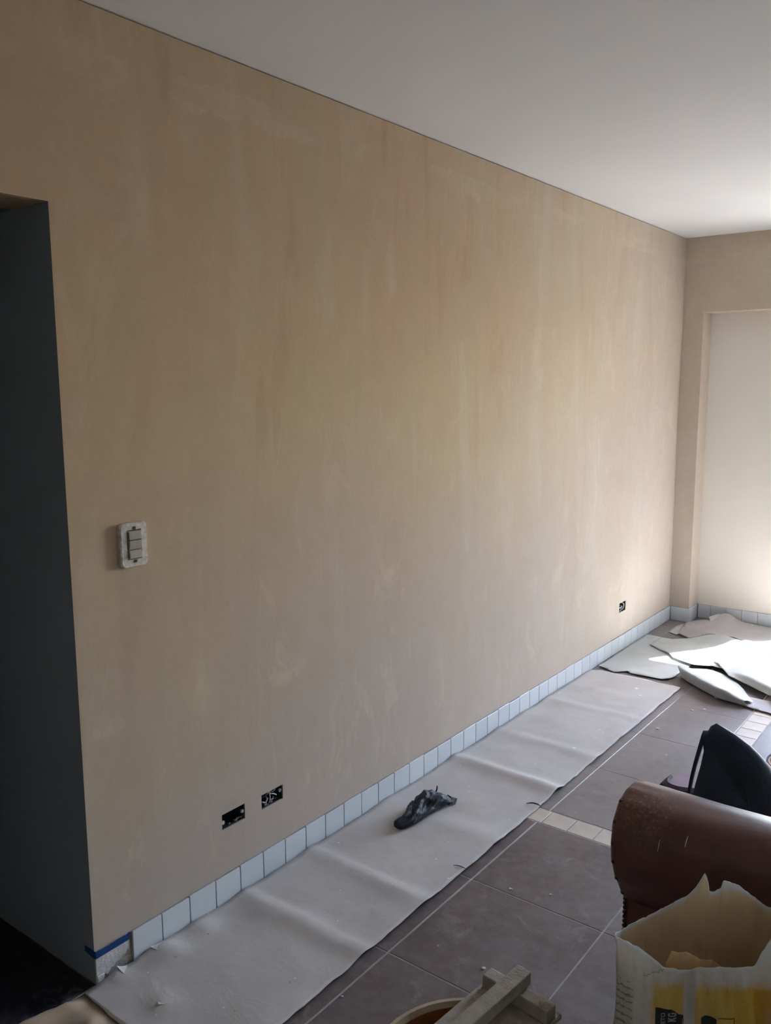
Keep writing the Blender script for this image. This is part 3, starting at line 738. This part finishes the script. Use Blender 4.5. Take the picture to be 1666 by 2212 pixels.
# crumpled black plastic on the paper strip
def film():
    A = [(0.176, 2.300, 0.020, 0.014), (0.186, 2.335, 0.026, 0.020), (0.188, 2.375, 0.034, 0.026), (0.184, 2.415, 0.040, 0.028), (0.184, 2.455, 0.046, 0.034), (0.186, 2.495, 0.048, 0.036), (0.192, 2.535, 0.044, 0.028), (0.198, 2.565, 0.036, 0.016), (0.203, 2.580, 0.028, 0.006)]
    C = spline([(a, b, 0) for a, b, _, _ in A], 40); Wd = spline([(w_, h_, 0) for _, _, w_, h_ in A], 40)
    bm = bmesh.new(); N = 30; rings = []
    base = 0.006
    for i, (c, wh) in enumerate(zip(C, Wd)):
        ring = []
        for k in range(N):
            a = 2 * math.pi * k / N
            cr = 1 + 0.22 * ns(math.cos(a) * 1.8 + i * 0.13, math.sin(a) * 1.8, 3.1) + 0.16 * ns(math.cos(a) * 4, math.sin(a) * 4 + i * 0.35, 7.7)
            x_ = c.x + wh.x * math.cos(a) * cr; y_ = c.y + 0.006 * ns(k * 0.7, i * 0.3)
            if i >= 36: y_ += (i - 35) * 0.006 * ns(k * 0.9, 5.5)
            z_ = max(base, base + wh.y * (0.85 + math.sin(a)) * cr)
            ring.append(bm.verts.new((x_, y_, z_ + 0.004)))
        rings.append(ring)
    for P, Q in zip(rings, rings[1:]):
        for k in range(N): bm.faces.new((P[k], P[(k + 1) % N], Q[(k + 1) % N], Q[k]))
    bm.faces.new(rings[0])
    return bm
rg = thing('plastic_film', (0.19, 2.43, 0.006), 'scrunched up piece of black plastic lying on the paper strip', 'plastic scrap')
link('film', bm_mesh(film(), 'film'), M['black_film'], rg)
bm = tube_bm(spline([(0.165, 2.545, 0.030), (0.160, 2.565, 0.034), (0.158, 2.578, 0.044), (0.156, 2.582, 0.056)], 8), [0.007, 0.006, 0.005, 0.004, 0.0035, 0.003, 0.0025, 0.0015], 6)
link('torn_tail', bm_mesh(bm, 'torn_tail'), M['black_film'], rg)
bm = bmesh.new(); vs_ = [bm.verts.new(p) for p in ((0.195, 2.56, 0.012), (0.232, 2.552, 0.012), (0.245, 2.575, 0.010), (0.236, 2.602, 0.020), (0.222, 2.585, 0.028), (0.20, 2.590, 0.030))]
bm.faces.new(vs_); oo = link('torn_corner', bm_mesh(bm, 'torn_corner'), M['black_film'], rg); oo.modifiers.new('t', 'SOLIDIFY').thickness = 0.0015

# dark curls at the paper edge
for i, (pts, lab) in enumerate((([(0.455, 2.748, 0.007), (0.475, 2.752, 0.014), (0.494, 2.757, 0.014), (0.512, 2.762, 0.008)], 'short dark curl of peel at the paper edge beside the pale border tiles'),
                               ([(0.462, 2.224, 0.008), (0.478, 2.226, 0.012), (0.492, 2.230, 0.010), (0.506, 2.235, 0.006)], 'thin dark curl of peel at the paper edge before the border tiles'))):
    r_ = [0.001, 0.0018, 0.0024, 0.0028, 0.003, 0.0028, 0.002, 0.001] if i == 0 else [0.0006, 0.001, 0.0013, 0.0015, 0.0016, 0.0015, 0.001, 0.0006]
    o = link('peel_curl', bm_mesh(tube_bm(spline(pts, 8), r_, 6), 'peel_curl'), M['thread'], loc=(pts[0][0], pts[0][1], 0))
    tag(o, lab, 'peel curl', 'dark curls of peel')

# white plaster chips on the tiles
def chip(x_, y_, s, seed, label):
    rnd = random.Random(seed); bm = bmesh.new(); bmesh.ops.create_icosphere(bm, subdivisions=1, radius=s)
    for v in bm.verts: v.co = Vector((v.co.x * rnd.uniform(0.8, 1.5), v.co.y * rnd.uniform(0.6, 1.1), v.co.z * 0.28 * rnd.uniform(0.7, 1.2)))
    mz = min(v.co.z for v in bm.verts)
    for v in bm.verts: v.co += Vector((x_, y_, -mz + 0.0003))
    o = link('plaster_chip', bm_mesh(bm, 'plaster_chip'), M['chip'], loc=(x_, y_, 0))
    tag(o, label, 'plaster chip', 'plaster chips on the floor tiles')
for i, (a, b, s, lab) in enumerate((
        (0.800, 1.857, 0.0065, 'largest white plaster chip, beside the wooden float on dark tile'),
        (0.677, 2.230, 0.0060, 'round pale plaster chip near a tile joint, left of the pair before the border tiles'),
        (0.792, 2.280, 0.0045, 'small pale plaster chip, right of the pair before the border tiles'),
        (0.559, 1.538, 0.0040, 'small white plaster chip by the bottom edge of the paper strip'),
        (0.632, 2.802, 0.0040, 'small white plaster chip just behind the border tiles'),
        (0.699, 4.131, 0.0090, 'white plaster chip below the folded paper sheet'),
        (0.655, 4.085, 0.0080, 'pale plaster chip left of the one below the folded sheet'),
        (0.600, 3.760, 0.0070, 'flat white plaster chip in the middle of the far floor tiles'))):
    chip(a, b, s, i + 3, lab)

# ------------------------------------------------------------------ leather chair
AY, AZ, AR = 1.925, 0.500, 0.128; XE = 1.17; XB = 2.02
ch = thing('armchair', (XE + 0.1, 2.3, 0), 'dark brown leather chair with rolled arm and nail trim, dusted with plaster', 'chair')
ROLL = [(1.902, 0.336), (1.872, 0.366), (1.830, 0.425), (1.804, 0.480), (1.797, 0.530), (1.805, 0.582), (1.838, 0.620), (1.885, 0.633), (1.930, 0.632), (1.985, 0.612), (2.030, 0.566), (2.050, 0.505), (2.046, 0.440), (2.026, 0.38), (1.97, 0.34)]
def roll_profile(n):
    P = ROLL[-2:] + ROLL + ROLL[:3]
    Q = spline([(a, b, 0) for a, b in P], (len(P) - 1) * 8 + 1)
    Q = Q[2 * 8:2 * 8 + len(ROLL) * 8]; return [Q[int(i * len(Q) / n)] for i in range(n)]
def arm_roll():
    bm = bmesh.new(); N = 60; rings = []; prof = roll_profile(N)
    xs = [(XE, 0.80), (XE + 0.001, 0.94), (XE + 0.006, 0.985), (XE + 0.016, 1.0)] + [(XE + 0.016 + (XB - XE - 0.016) * i / 30, 1.0) for i in range(1, 31)]
    for i, (x_, sc) in enumerate(xs):
        ring = []
        for k, p in enumerate(prof):
            a = 2 * math.pi * k / N
            g = sc * (1 + 0.012 * ns(x_ * 9, math.cos(a) * 2, math.sin(a) * 2))
            if i < 6: g *= 1 + 0.010 * math.cos(a * 15)        # gathers at the nailed end
            ring.append(bm.verts.new((x_, AY + (p.x - AY) * g, AZ + (p.y - AZ) * g)))
        rings.append(ring)
    for P, Q in zip(rings, rings[1:]):
        for k in range(N): bm.faces.new((P[k], P[(k + 1) % N], Q[(k + 1) % N], Q[k]))
    bm.faces.new(rings[0]); bm.faces.new(rings[-1])
    return bm
rl = link('arm_roll', bm_mesh(arm_roll(), 'arm_roll'), M['leather'], ch, smooth=True)
def arm_panel():
    """outer side and front post below the roll, flaring into it"""
    bm = bmesh.new(); prof = []
    for z_ in (0.06, 0.14, 0.22, 0.29, 0.34, 0.37, 0.40, 0.44):
        y_ = 1.905 - 0.02 * smooth01(0.335, 0.45, z_); prof.append((y_, z_))
    back = [(2.03, 0.44), (2.03, 0.06)]
    P = prof + back; rings = []
    xs = [XE + 0.004, XE + 0.012] + [XE + 0.012 + (XB - XE - 0.012) * i / 14 for i in range(1, 15)]
    for j, x_ in enumerate(xs):
        e = 0.006 if j == 0 else 0
        rings.append([bm.verts.new((x_, y_ + e + 0.003 * ns(x_ * 7, z_ * 9), z_)) for y_, z_ in P])
    n_ = len(P)
    for A, B in zip(rings, rings[1:]):
        for k in range(n_): bm.faces.new((A[k], A[(k + 1) % n_], B[(k + 1) % n_], B[k]))
    bm.faces.new(rings[0]); bm.faces.new(rings[-1])
    return bm
o = link('arm_panel', bm_mesh(arm_panel(), 'arm_panel'), M['leather'], ch); o.data.shade_auto_smooth(angle=0.6) if hasattr(o.data, 'shade_auto_smooth') else None
nm = None
def nail(x_, y_, z_, parent, axis='y'):
    global nm
    if nm is None:
        bm = bmesh.new(); bmesh.ops.create_uvsphere(bm, u_segments=8, v_segments=6, radius=0.0056)
        nm = bm_mesh(bm, 'nail'); nm.materials.append(M['nail']); nm.shade_smooth()
    o = bpy.data.objects.new('nail', nm); COL.objects.link(o); o.parent = parent; o.location = Vector((x_, y_, z_)) - wloc(parent)
for i in range(22):                                  # down the front edge of the side
    nail(XE + 0.003, 1.906, 0.332 - 0.0122 * i, ch)
for (a, b) in ((1.8395, 0.6175), (1.8065, 0.5805), (1.7995, 0.530), (1.8055, 0.481), (1.8310, 0.4265), (1.8725, 0.3675)):   # round the end of the roll
    nail(XE + 0.008, a + 0.0015, b, ch)
box('seat', (1.235, XB + 0.02, 2.032, 2.56, 0.27, 0.43), M['leather'], ch, bevel=0.03, seg=3, smooth=True)
box('seat_base', (1.245, XB, 2.03, 2.55, 0.07, 0.272), M['leather'], ch, bevel=0.008)
box('backrest', (XB, XB + 0.20, 1.86, 2.56, 0.07, 0.84), M['leather'], ch, bevel=0.05, seg=3, smooth=True)
for a, b in ((1.23, 1.96), (1.29, 2.50), (2.15, 1.96), (2.15, 2.50)):
    bm = bmesh.new(); bmesh.ops.create_cone(bm, cap_ends=True, segments=12, radius1=0.016, radius2=0.024, depth=0.072)
    for v in bm.verts: v.co += Vector((a, b, 0.036))
    link('leg', bm_mesh(bm, 'leg'), M['wood_leg'], ch)
# pale scratches on the roll
for pts in ([(1.345, 1.8135, 0.598), (1.344, 1.807, 0.588), (1.343, 1.8025, 0.577)], [(1.287, 1.8025, 0.575), (1.286, 1.799, 0.562), (1.285, 1.7965, 0.548)]):
    bm = tube_bm(pts, [0.0006, 0.0010, 0.0006], 5); o = link('scratch', bm_mesh(bm, 'scratch'), M['chip'], rl)

# ------------------------------------------------------------------ navy bag on the seat
bg_ = thing('tote_bag', (1.36, 2.25, 0.432), 'dark navy fabric bag standing on the brown chair, strap hanging', 'bag')
def tote():
    """front outline in x-z at y about 2.25, with a real gusset depth"""
    out = [(1.217, 0.434), (1.231, 0.493), (1.245, 0.591), (1.2485, 0.632), (1.243, 0.655), (1.240, 0.671), (1.253, 0.674), (1.259, 0.688), (1.273, 0.700), (1.300, 0.690), (1.324, 0.680), (1.36, 0.660), (1.384, 0.640), (1.415, 0.606), (1.45, 0.555), (1.48, 0.500), (1.50, 0.434)]
    bm = bmesh.new(); Y0, n = 2.25, 7; layers = []
    cx = 1.35
    def ypt(j, x_, z_):
        t = j / (n - 1); depth = 0.015 + 0.065 * smooth01(0.70, 0.45, z_)
        return Y0 + (t - 0.5) * 2 * depth
    for j in range(n):
        t = abs(j / (n - 1) - 0.5) * 2; sh = 0.010 * t * t
        layers.append([bm.verts.new((x_ + (cx - x_) * sh * 4, ypt(j, x_, z_), max(0.434, z_ - sh))) for x_, z_ in out])
    n_ = len(out)
    for A, B in zip(layers, layers[1:]):
        for k in range(n_): bm.faces.new((A[k], A[(k + 1) % n_], B[(k + 1) % n_], B[k]))
    for Lr in (layers[0], layers[-1]):
        # fan towards a belly vertex grid so that the face bulges and creases
        c = []
        for s in (0.75, 0.5, 0.25):
            ring = []
            for v in Lr:
                p = v.co.copy(); q = Vector((cx + 0.01, p.y, 0.53)).lerp(p, s)
                sg = -1 if Lr is layers[0] else 1
                q.y += sg * (0.022 * (1 - s) + 0.010 * math.sin(q.x * 38 + q.z * 30) * (1 - s * s) + 0.006 * ns(q.x * 30, q.z * 30))
                ring.append(bm.verts.new(q))
            c.append(ring)
        prev = Lr
        for ring in c:
            for k in range(n_): bm.faces.new((prev[k], prev[(k + 1) % n_], ring[(k + 1) % n_], ring[k]))
            prev = ring
        bm.faces.new(prev)
    return bm
link('body', bm_mesh(tote(), 'body'), M['navy'], bg_, smooth=True)
def strap():
    P = [(1.244, 2.250, 0.666), (1.240, 2.248, 0.642), (1.231, 2.246, 0.600), (1.2215, 2.246, 0.551), (1.2145, 2.246, 0.501), (1.2125, 2.246, 0.460), (1.2125, 2.246, 0.4335)]
    Wd = [0.010, 0.011, 0.0095, 0.0085, 0.0075, 0.0065, 0.006]
    bm = bmesh.new(); rings = []
    for p, w_ in zip(spline(P, 20), spline([(a, 0, 0) for a in Wd], 20)):
        rings.append([bm.verts.new((p.x + sx * w_.x / 2, p.y + sy * 0.006, p.z)) for sx, sy in ((-1, -1), (1, -1), (1, 1), (-1, 1))])
    for A, B in zip(rings, rings[1:]):
        for k in range(4): bm.faces.new((A[k], A[(k + 1) % 4], B[(k + 1) % 4], B[k]))
    bm.faces.new(rings[0]); bm.faces.new(rings[-1]); return bm
link('strap', bm_mesh(strap(), 'strap'), M['navy'], bg_)

# ------------------------------------------------------------------ maroon scoop and a pot on the far floor
dp = thing('dustpan', (0.93, 3.28, 0), 'dark maroon plastic scoop lying on the floor behind the brown chair', 'dustpan')
PI_ = spline([(a, b, 0) for a, b in ((0.826, 3.302), (0.832, 3.262), (0.850, 3.236), (0.876, 3.228), (0.905, 3.236), (0.94, 3.252), (1.05, 3.272))], 26)
PO_ = spline([(a, b, 0) for a, b in ((0.812, 3.294), (0.805, 3.245), (0.806, 3.206), (0.85, 3.184), (0.90, 3.188), (0.95, 3.203), (1.06, 3.222))], 26)
def scoop():
    """wide low rim round the left and near sides of a flat tray"""
    bm = bmesh.new(); rows = []
    for p, q in zip(PI_, PO_):
        rows.append([bm.verts.new((p.x, p.y, 0.003)), bm.verts.new((p.x, p.y, 0.012)), bm.verts.new((*p.lerp(q, 0.35).xy, 0.019)), bm.verts.new((*p.lerp(q, 0.8).xy, 0.012)), bm.verts.new((q.x, q.y, 0.0008))])
    for A, B in zip(rows, rows[1:]):
        for k in range(4): bm.faces.new((A[k], A[k + 1], B[k + 1], B[k]))
        bm.faces.new((A[4], A[0], B[0], B[4]))
    bm.faces.new(rows[0]); bm.faces.new(rows[-1])
    return bm
link('rim', bm_mesh(scoop(), 'rim'), M['maroon'], dp)
bm = bmesh.new(); far_ = spline([(0.835, 3.325, 0), (0.87, 3.37, 0), (0.912, 3.43, 0), (1.0, 3.42, 0), (1.10, 3.40, 0)], 26)
tr_ = [[(bm.verts.new((*p.lerp(q, k / 4).xy, 0.006))) for k in range(5)] for p, q in zip(PI_, far_)]
for A, B in zip(tr_, tr_[1:]):
    for k in range(4): bm.faces.new((A[k], B[k], B[k + 1], A[k + 1]))
geo = bmesh.ops.extrude_face_region(bm, geom=bm.faces[:])
for v in geo['geom']:
    if isinstance(v, bmesh.types.BMVert): v.co.z = 0.001
link('tray', bm_mesh(bm, 'tray'), M['maroon_in'], dp)

def lathe(prof, cx, cy, seg=36, loop=False):
    bm = bmesh.new(); rings = []
    for r_, z_ in prof: rings.append([bm.verts.new((cx + r_ * math.cos(2 * math.pi * k / seg), cy + r_ * math.sin(2 * math.pi * k / seg), z_)) for k in range(seg)])
    for A, B in zip(rings, rings[1:]):
        for k in range(seg): bm.faces.new((A[k], A[(k + 1) % seg], B[(k + 1) % seg], B[k]))
    if loop:
        for k in range(seg): bm.faces.new((rings[-1][k], rings[-1][(k + 1) % seg], rings[0][(k + 1) % seg], rings[0][k]))
    else: bm.faces.new(rings[0]); bm.faces.new(rings[-1])
    return bm
pt = thing('plastic_tub', (1.27, 3.50, 0), 'pinkish brown round tub just visible at the right edge behind the bag', 'tub')
link('body', bm_mesh(lathe([(0.095, 0.0), (0.125, 0.09), (0.130, 0.10), (0.130, 0.106), (0.122, 0.106), (0.09, 0.008)], 1.27, 3.50), 'body'), M['terracotta'], pt, smooth=False)
link('rim', bm_mesh(lathe([(0.127, 0.100), (0.134, 0.100), (0.134, 0.108), (0.127, 0.108)], 1.27, 3.50, loop=True), 'rim'), M['maroon'], pt)

# ------------------------------------------------------------------ bucket with the plasterer's float lying on it
BX, BY, BR, BZ = 1.128, 1.262, 0.207, 0.28
bk = thing('bucket', (BX, BY, 0), 'round tub with orange brown inside and chipped beige rim, under the wooden float', 'bucket')
link('wall', bm_mesh(lathe([(0.150, 0.0), (0.196, BZ - 0.03), (0.203, BZ - 0.03), (0.203, BZ - 0.006), (0.196, BZ - 0.006), (0.192, BZ - 0.012), (0.145, 0.012)], BX, BY, 48), 'wall'), M['bucket_in'], bk, smooth=False)
link('rim', bm_mesh(lathe([(0.192, BZ - 0.010), (0.199, BZ), (0.207, BZ), (0.210, BZ - 0.008), (0.204, BZ - 0.016)], BX, BY, 48, loop=True), 'rim'), M['bucket_out'], bk)
fa = Vector((0.10, 0.995, 0)).normalized(); fb = Vector((fa.y, -fa.x, 0)); FZ = BZ + 0.003
F0 = Vector((1.112, 1.505, 0))            # middle of the far end of the board
ft = thing('plaster_float', (F0.x, F0.y - 0.2, FZ), 'dusty grey wooden plastering float with crossbars and handle bar, lying across the tub', 'plaster float')
def beam(name, a0, a1, b0, b1, z0, z1, bev=0.003, rough=0.0015):
    """a0..a1 back from the far end along the float, b0..b1 across it"""
    bm = box_bm(b0, b1, -a1, -a0, z0, z1, bevel=bev, seg=2)
    bmesh.ops.subdivide_edges(bm, edges=[e for e in bm.edges if e.calc_length() > 0.03], cuts=3)
    for v in bm.verts:
        v.co += Vector((ns(v.co.x * 60, v.co.y * 60, v.co.z * 60), ns(v.co.x * 60, v.co.y * 60, 5 + v.co.z * 60), 0.6 * ns(v.co.x * 60, 9, v.co.z * 60))) * rough
        p = F0 + fb * v.co.x + fa * v.co.y; v.co = Vector((p.x, p.y, v.co.z))
    return link(name, bm_mesh(bm, name), M['dusty_wood'], ft)
beam('board', 0.0, 0.46, -0.088, 0.092, FZ, FZ + 0.012)
beam('crossbar', 0.018, 0.052, -0.080, 0.086, FZ + 0.012, FZ + 0.042)
beam('crossbar', 0.37, 0.405, -0.080, 0.086, FZ + 0.012, FZ + 0.042)
beam('handle_bar', 0.004, 0.44, -0.020, 0.016, FZ + 0.042, FZ + 0.072)
bm = bmesh.new(); bmesh.ops.create_icosphere(bm, subdivisions=2, radius=0.017)
for v in bm.verts:
    q = F0 + fb * 0.072 + fa * -0.034
    v.co = Vector((q.x + v.co.x * 1.0, q.y + v.co.y * 0.8, FZ + 0.040 + v.co.z * 0.5)) * 1.0 + Vector((1, 1, 1)) * 0.003 * ns(v.co.x * 120, v.co.y * 120, v.co.z * 120)
link('plaster_lump', bm_mesh(bm, 'plaster_lump'), M['dusty_wood'], ft)

# ------------------------------------------------------------------ torn sack of plaster
SO = Vector((1.43, 1.43, 0)); SROT = math.atan2(0.59019, 0.80726)
sk = thing('plaster_sack', SO, 'open torn white sack with yellow print and black weight label, standing before the brown chair', 'sack')
sk.rotation_euler = (0, 0, SROT)
# rim in sack coordinates (along the front, depth, height), going round from the left corner
RIM = [(-0.078, 0.045, 0.578), (-0.082, 0.015, 0.592), (-0.066, 0.004, 0.591), (-0.051, 0.0, 0.587), (-0.024, 0.0, 0.566), (0.0, 0.0, 0.545), (0.018, 0.002, 0.541), (0.034, 0.0, 0.538), (0.053, -0.002, 0.544), (0.08, 0.0, 0.545), (0.105, 0.0, 0.545), (0.135, 0.0, 0.546), (0.161, 0.0, 0.546), (0.172, 0.0, 0.575), (0.189, 0.0, 0.605), (0.22, 0.004, 0.625), (0.26, 0.010, 0.615), (0.295, 0.04, 0.60), (0.312, 0.075, 0.595), (0.305, 0.11, 0.585), (0.28, 0.135, 0.575),
       (0.252, 0.150, 0.566), (0.235, 0.15, 0.575), (0.216, 0.15, 0.590), (0.183, 0.15, 0.614), (0.158, 0.15, 0.623), (0.154, 0.15, 0.607), (0.142, 0.15, 0.597), (0.133, 0.15, 0.597), (0.130, 0.15, 0.614), (0.125, 0.15, 0.632), (0.121, 0.15, 0.637), (0.106, 0.15, 0.607), (0.093, 0.15, 0.592), (0.056, 0.15, 0.569), (0.035, 0.15, 0.557), (0.006, 0.14, 0.549), (-0.033, 0.115, 0.549), (-0.056, 0.09, 0.553), (-0.070, 0.068, 0.566)]
def resample(P, n):
    """even points along the closed rim, keeping its torn corners"""
    P = [Vector(p) for p in P] + [Vector(P[0])]; L = [0.0]
    for p, q in zip(P, P[1:]): L.append(L[-1] + (q - p).length)
    out = []; k = 0
    for i in range(n):
        d = L[-1] * i / n
        while L[k + 1] < d: k += 1
        out.append(P[k].lerp(P[k + 1], (d - L[k]) / (L[k + 1] - L[k])))
    return out
def sack_body():
    bm = bmesh.new(); rings = []; lv = bm.verts.layers.float.new('level')
    R_ = resample(RIM, 220); n_ = len(R_)
    levels = [1.0, 0.985, 0.965, 0.94, 0.91, 0.87, 0.83, 0.79, 0.75, 0.70, 0.65, 0.60, 0.54, 0.48, 0.42, 0.34, 0.26, 0.18, 0.10, 0.04, 0.0]
    for li, t in enumerate(levels):
        ring = []
        for i, p in enumerate(R_):
            x_, d_, z_ = p; z_ += 0.0022 * ns(i * 0.55, 4.4) + 0.0012 * ns(i * 1.7, 9.1)
            k = 1 - t; bx, bd = max(-0.075, min(0.305, x_)), d_
            bul = math.sin(min(1, k * 1.3) * math.pi * 0.5)
            nx, nd = (bx - 0.115) / 0.19, (bd - 0.075) / 0.075
            px = x_ + (bx + 0.010 * nx - x_) * bul; pd = d_ + (bd + 0.022 * nd - d_) * bul
            if t < 0.1: px -= 0.012 * nx; pd -= 0.012 * nd
            zz = 0.5 * t + (z_ - 0.5) * smooth01(0.6, 1.0, t) if t < 1 else z_
            # creases: long folds running down from the rim, crossed by crumples
            c1 = abs(ns(x_ * 26 + t * 2.0, d_ * 26, t * 2.5)); c2 = abs(ns(x_ * 60, d_ * 60 - t * 9, t * 14)); c3 = ns(x_ * 14, d_ * 14, t * 7 + 3)
            fold = 0.012 * c1 * (0.35 + 0.65 * t) + 0.006 * c2 + 0.006 * c3
            if t > 0.97: fold *= 0.4
            px += fold * nx; pd += fold * (nd if abs(nd) > 0.2 else 0.2)
            if x_ < -0.05 and 0.02 < d_ < 0.10 and t < 0.97: px += 0.022 * math.sin(min(1, (1 - t) * 2.2) * math.pi)   # gusset
            if d_ < 0.02 and abs(x_ - 0.046) < 0.010 and t < 0.99: pd += 0.005 * math.cos((x_ - 0.046) / 0.010 * math.pi / 2)
            v = bm.verts.new((px, pd, max(0.001, zz))); v[lv] = t; ring.append(v)
        rings.append(ring)
    for A, B in zip(rings, rings[1:]):
        for k in range(n_): bm.faces.new((A[k], B[k], B[(k + 1) % n_], A[(k + 1) % n_]))
    bm.faces.new(rings[-1])
    bmesh.ops.recalc_face_normals(bm, faces=bm.faces)
    bm.faces.ensure_lookup_table(); fc = bm.faces[0]; c = fc.calc_center_median()
    if fc.normal.dot(c - Vector((0.115, 0.075, c.z))) < 0:
        for q in bm.faces: q.normal_flip()
    me = bpy.data.meshes.new('sack_body'); bm.to_mesh(me); bm.free()
    for mm in (M['sack'], M['sack_in']): me.materials.append(mm)
    return me
def sack_link(name, me, mat=None):
    o = bpy.data.objects.new(name, me); COL.objects.link(o); o.parent = sk
    if mat is not None: me.materials.append(mat)
    return o
o = sack_link('sack_body', sack_body()); o.data.shade_smooth()
md = o.modifiers.new('thickness', 'SOLIDIFY'); md.thickness = 0.0012; md.offset = -1; md.material_offset = 1; md.material_offset_rim = 0
# plaster left inside
bm = bmesh.new(); N = 28; rings = []
for j in range(7):
    s = j / 6; rings.append([bm.verts.new((0.115 + 0.185 * s * math.cos(2 * math.pi * k / N), 0.075 + 0.070 * s * math.sin(2 * math.pi * k / N), 0.40 + 0.02 * ns(s * 3 * math.cos(k), s * 3 * math.sin(k), 2) - 0.05 * s)) for k in range(N)] if j else [bm.verts.new((0.115, 0.075, 0.41))])
for k in range(N): bm.faces.new((rings[0][0], rings[1][k], rings[1][(k + 1) % N]))
for A, B in zip(rings[1:], rings[2:]):
    for k in range(N): bm.faces.new((A[k], A[(k + 1) % N], B[(k + 1) % N], B[k]))
sack_link('powder', bm_mesh(bm, 'powder'), M['powder']).data.shade_smooth()
# torn inner ply standing inside the front
bm = bmesh.new(); top = [0.535, 0.556, 0.553, 0.560, 0.556, 0.547, 0.541, 0.538, 0.530, 0.525]
rows = [(bm.verts.new((0.01 + 0.012 * i, 0.028 + 0.004 * math.sin(i * 1.3), 0.42)), bm.verts.new((0.012 + 0.0125 * i, 0.030 + 0.007 * math.sin(i * 1.1), h_ - 0.006))) for i, h_ in enumerate(top)]
for A, B in zip(rows, rows[1:]): bm.faces.new((A[0], B[0], B[1], A[1]))
o = sack_link('inner_ply', bm_mesh(bm, 'inner_ply'), M['sack_in']); o.modifiers.new('t', 'SOLIDIFY').thickness = 0.001
# black printed weight label and lettering on the front of the sack, laid on its surface
dg = bpy.context.evaluated_depsgraph_get(); dg.update()
sack_eval = [c for c in sk.children if c.name.startswith('sack_body')][0].evaluated_get(dg)
def on_front(x_, z_, lift=0.0008):
    ok, p, n_, _ = sack_eval.ray_cast(Vector((x_, -0.3, z_)), Vector((0, 1, 0)))
    return Vector((x_, (p.y if ok else -0.02) - lift, z_))
def decal(name, outline, mat, lift=0.0008, step=0.006):
    bm = bmesh.new(); bm.faces.new([bm.verts.new((a, 0, b)) for a, b in outline])
    for ax in (0, 2):
        lo = min(v.co[ax] for v in bm.verts); hi = max(v.co[ax] for v in bm.verts); c = lo + step
        while c < hi - 1e-6:
            co_ = Vector((0, 0, 0)); co_[ax] = c; no_ = Vector((0, 0, 0)); no_[ax] = 1
            bmesh.ops.bisect_plane(bm, geom=bm.verts[:] + bm.edges[:] + bm.faces[:], plane_co=co_, plane_no=no_, dist=1e-6); c += step
    for v in bm.verts: v.co = on_front(v.co.x, v.co.z, lift)
    return sack_link(name, bm_mesh(bm, name), mat)
decal('weight_label', [(-0.016, 0.35), (0.0385, 0.35), (0.037, 0.452), (0.026, 0.4555), (0.014, 0.462), (0.000, 0.466), (-0.016, 0.4705)], M['print_black'])
decal('dark_print', [(0.067, 0.39), (0.096, 0.39), (0.095, 0.449), (0.086, 0.454), (0.074, 0.456), (0.067, 0.453)], M['print_black'])
def ring_decal(name, x0, x1, z0, z1, t, mat):
    for b in ((x0, x1, z1 - t, z1), (x1 - t, x1, z0, z1 - t)): decal(name, [(b[0], b[2]), (b[1], b[2]), (b[1], b[3]), (b[0], b[3])], mat)
ring_decal('print_border', 0.097, 0.128, 0.39, 0.4525, 0.0018, M['print_brown'])
def lettering(text, size, x_, z_, mat, bold=0.0, narrow=1.0):
    """reads upwards, as printed: baseline to the right, first letter lowest"""
    cu = bpy.data.curves.new('lettering', 'FONT'); cu.body = text; cu.size = size; cu.align_x = 'RIGHT'; cu.offset = bold; cu.resolution_u = 3
    tmp = bpy.data.objects.new('lettering_tmp', cu); COL.objects.link(tmp)
    d2 = bpy.context.evaluated_depsgraph_get(); me = bpy.data.meshes.new_from_object(tmp.evaluated_get(d2))
    bpy.data.objects.remove(tmp); bpy.data.curves.remove(cu)
    for v in me.vertices:
        a, b = v.co.x * narrow, v.co.y  # along the text, up the letters
        v.co = on_front(x_ - b, z_ + a, 0.0016)
    me.materials.clear()
    return sack_link('lettering', me, mat)
lettering('NETO', 0.0112, 0.0025, 0.459, M['print_grey'], 0.0003)
lettering('KG', 0.0205, 0.0230, 0.4570, M['print_grey'], 0.0008, 0.62)
# faint handwriting below the front rim
hw = [(-0.040 + 0.0022 * i, 0.533 + 0.0004 * i + 0.0022 * math.sin(i * 1.9) + (0.004 if i in (9, 15) else 0)) for i in range(19)]
bm = tube_bm([on_front(a, b, 0.0004) for a, b in hw], 0.00035, 4)
sack_link('handwriting', bm_mesh(bm, 'handwriting'), M['print_black'])
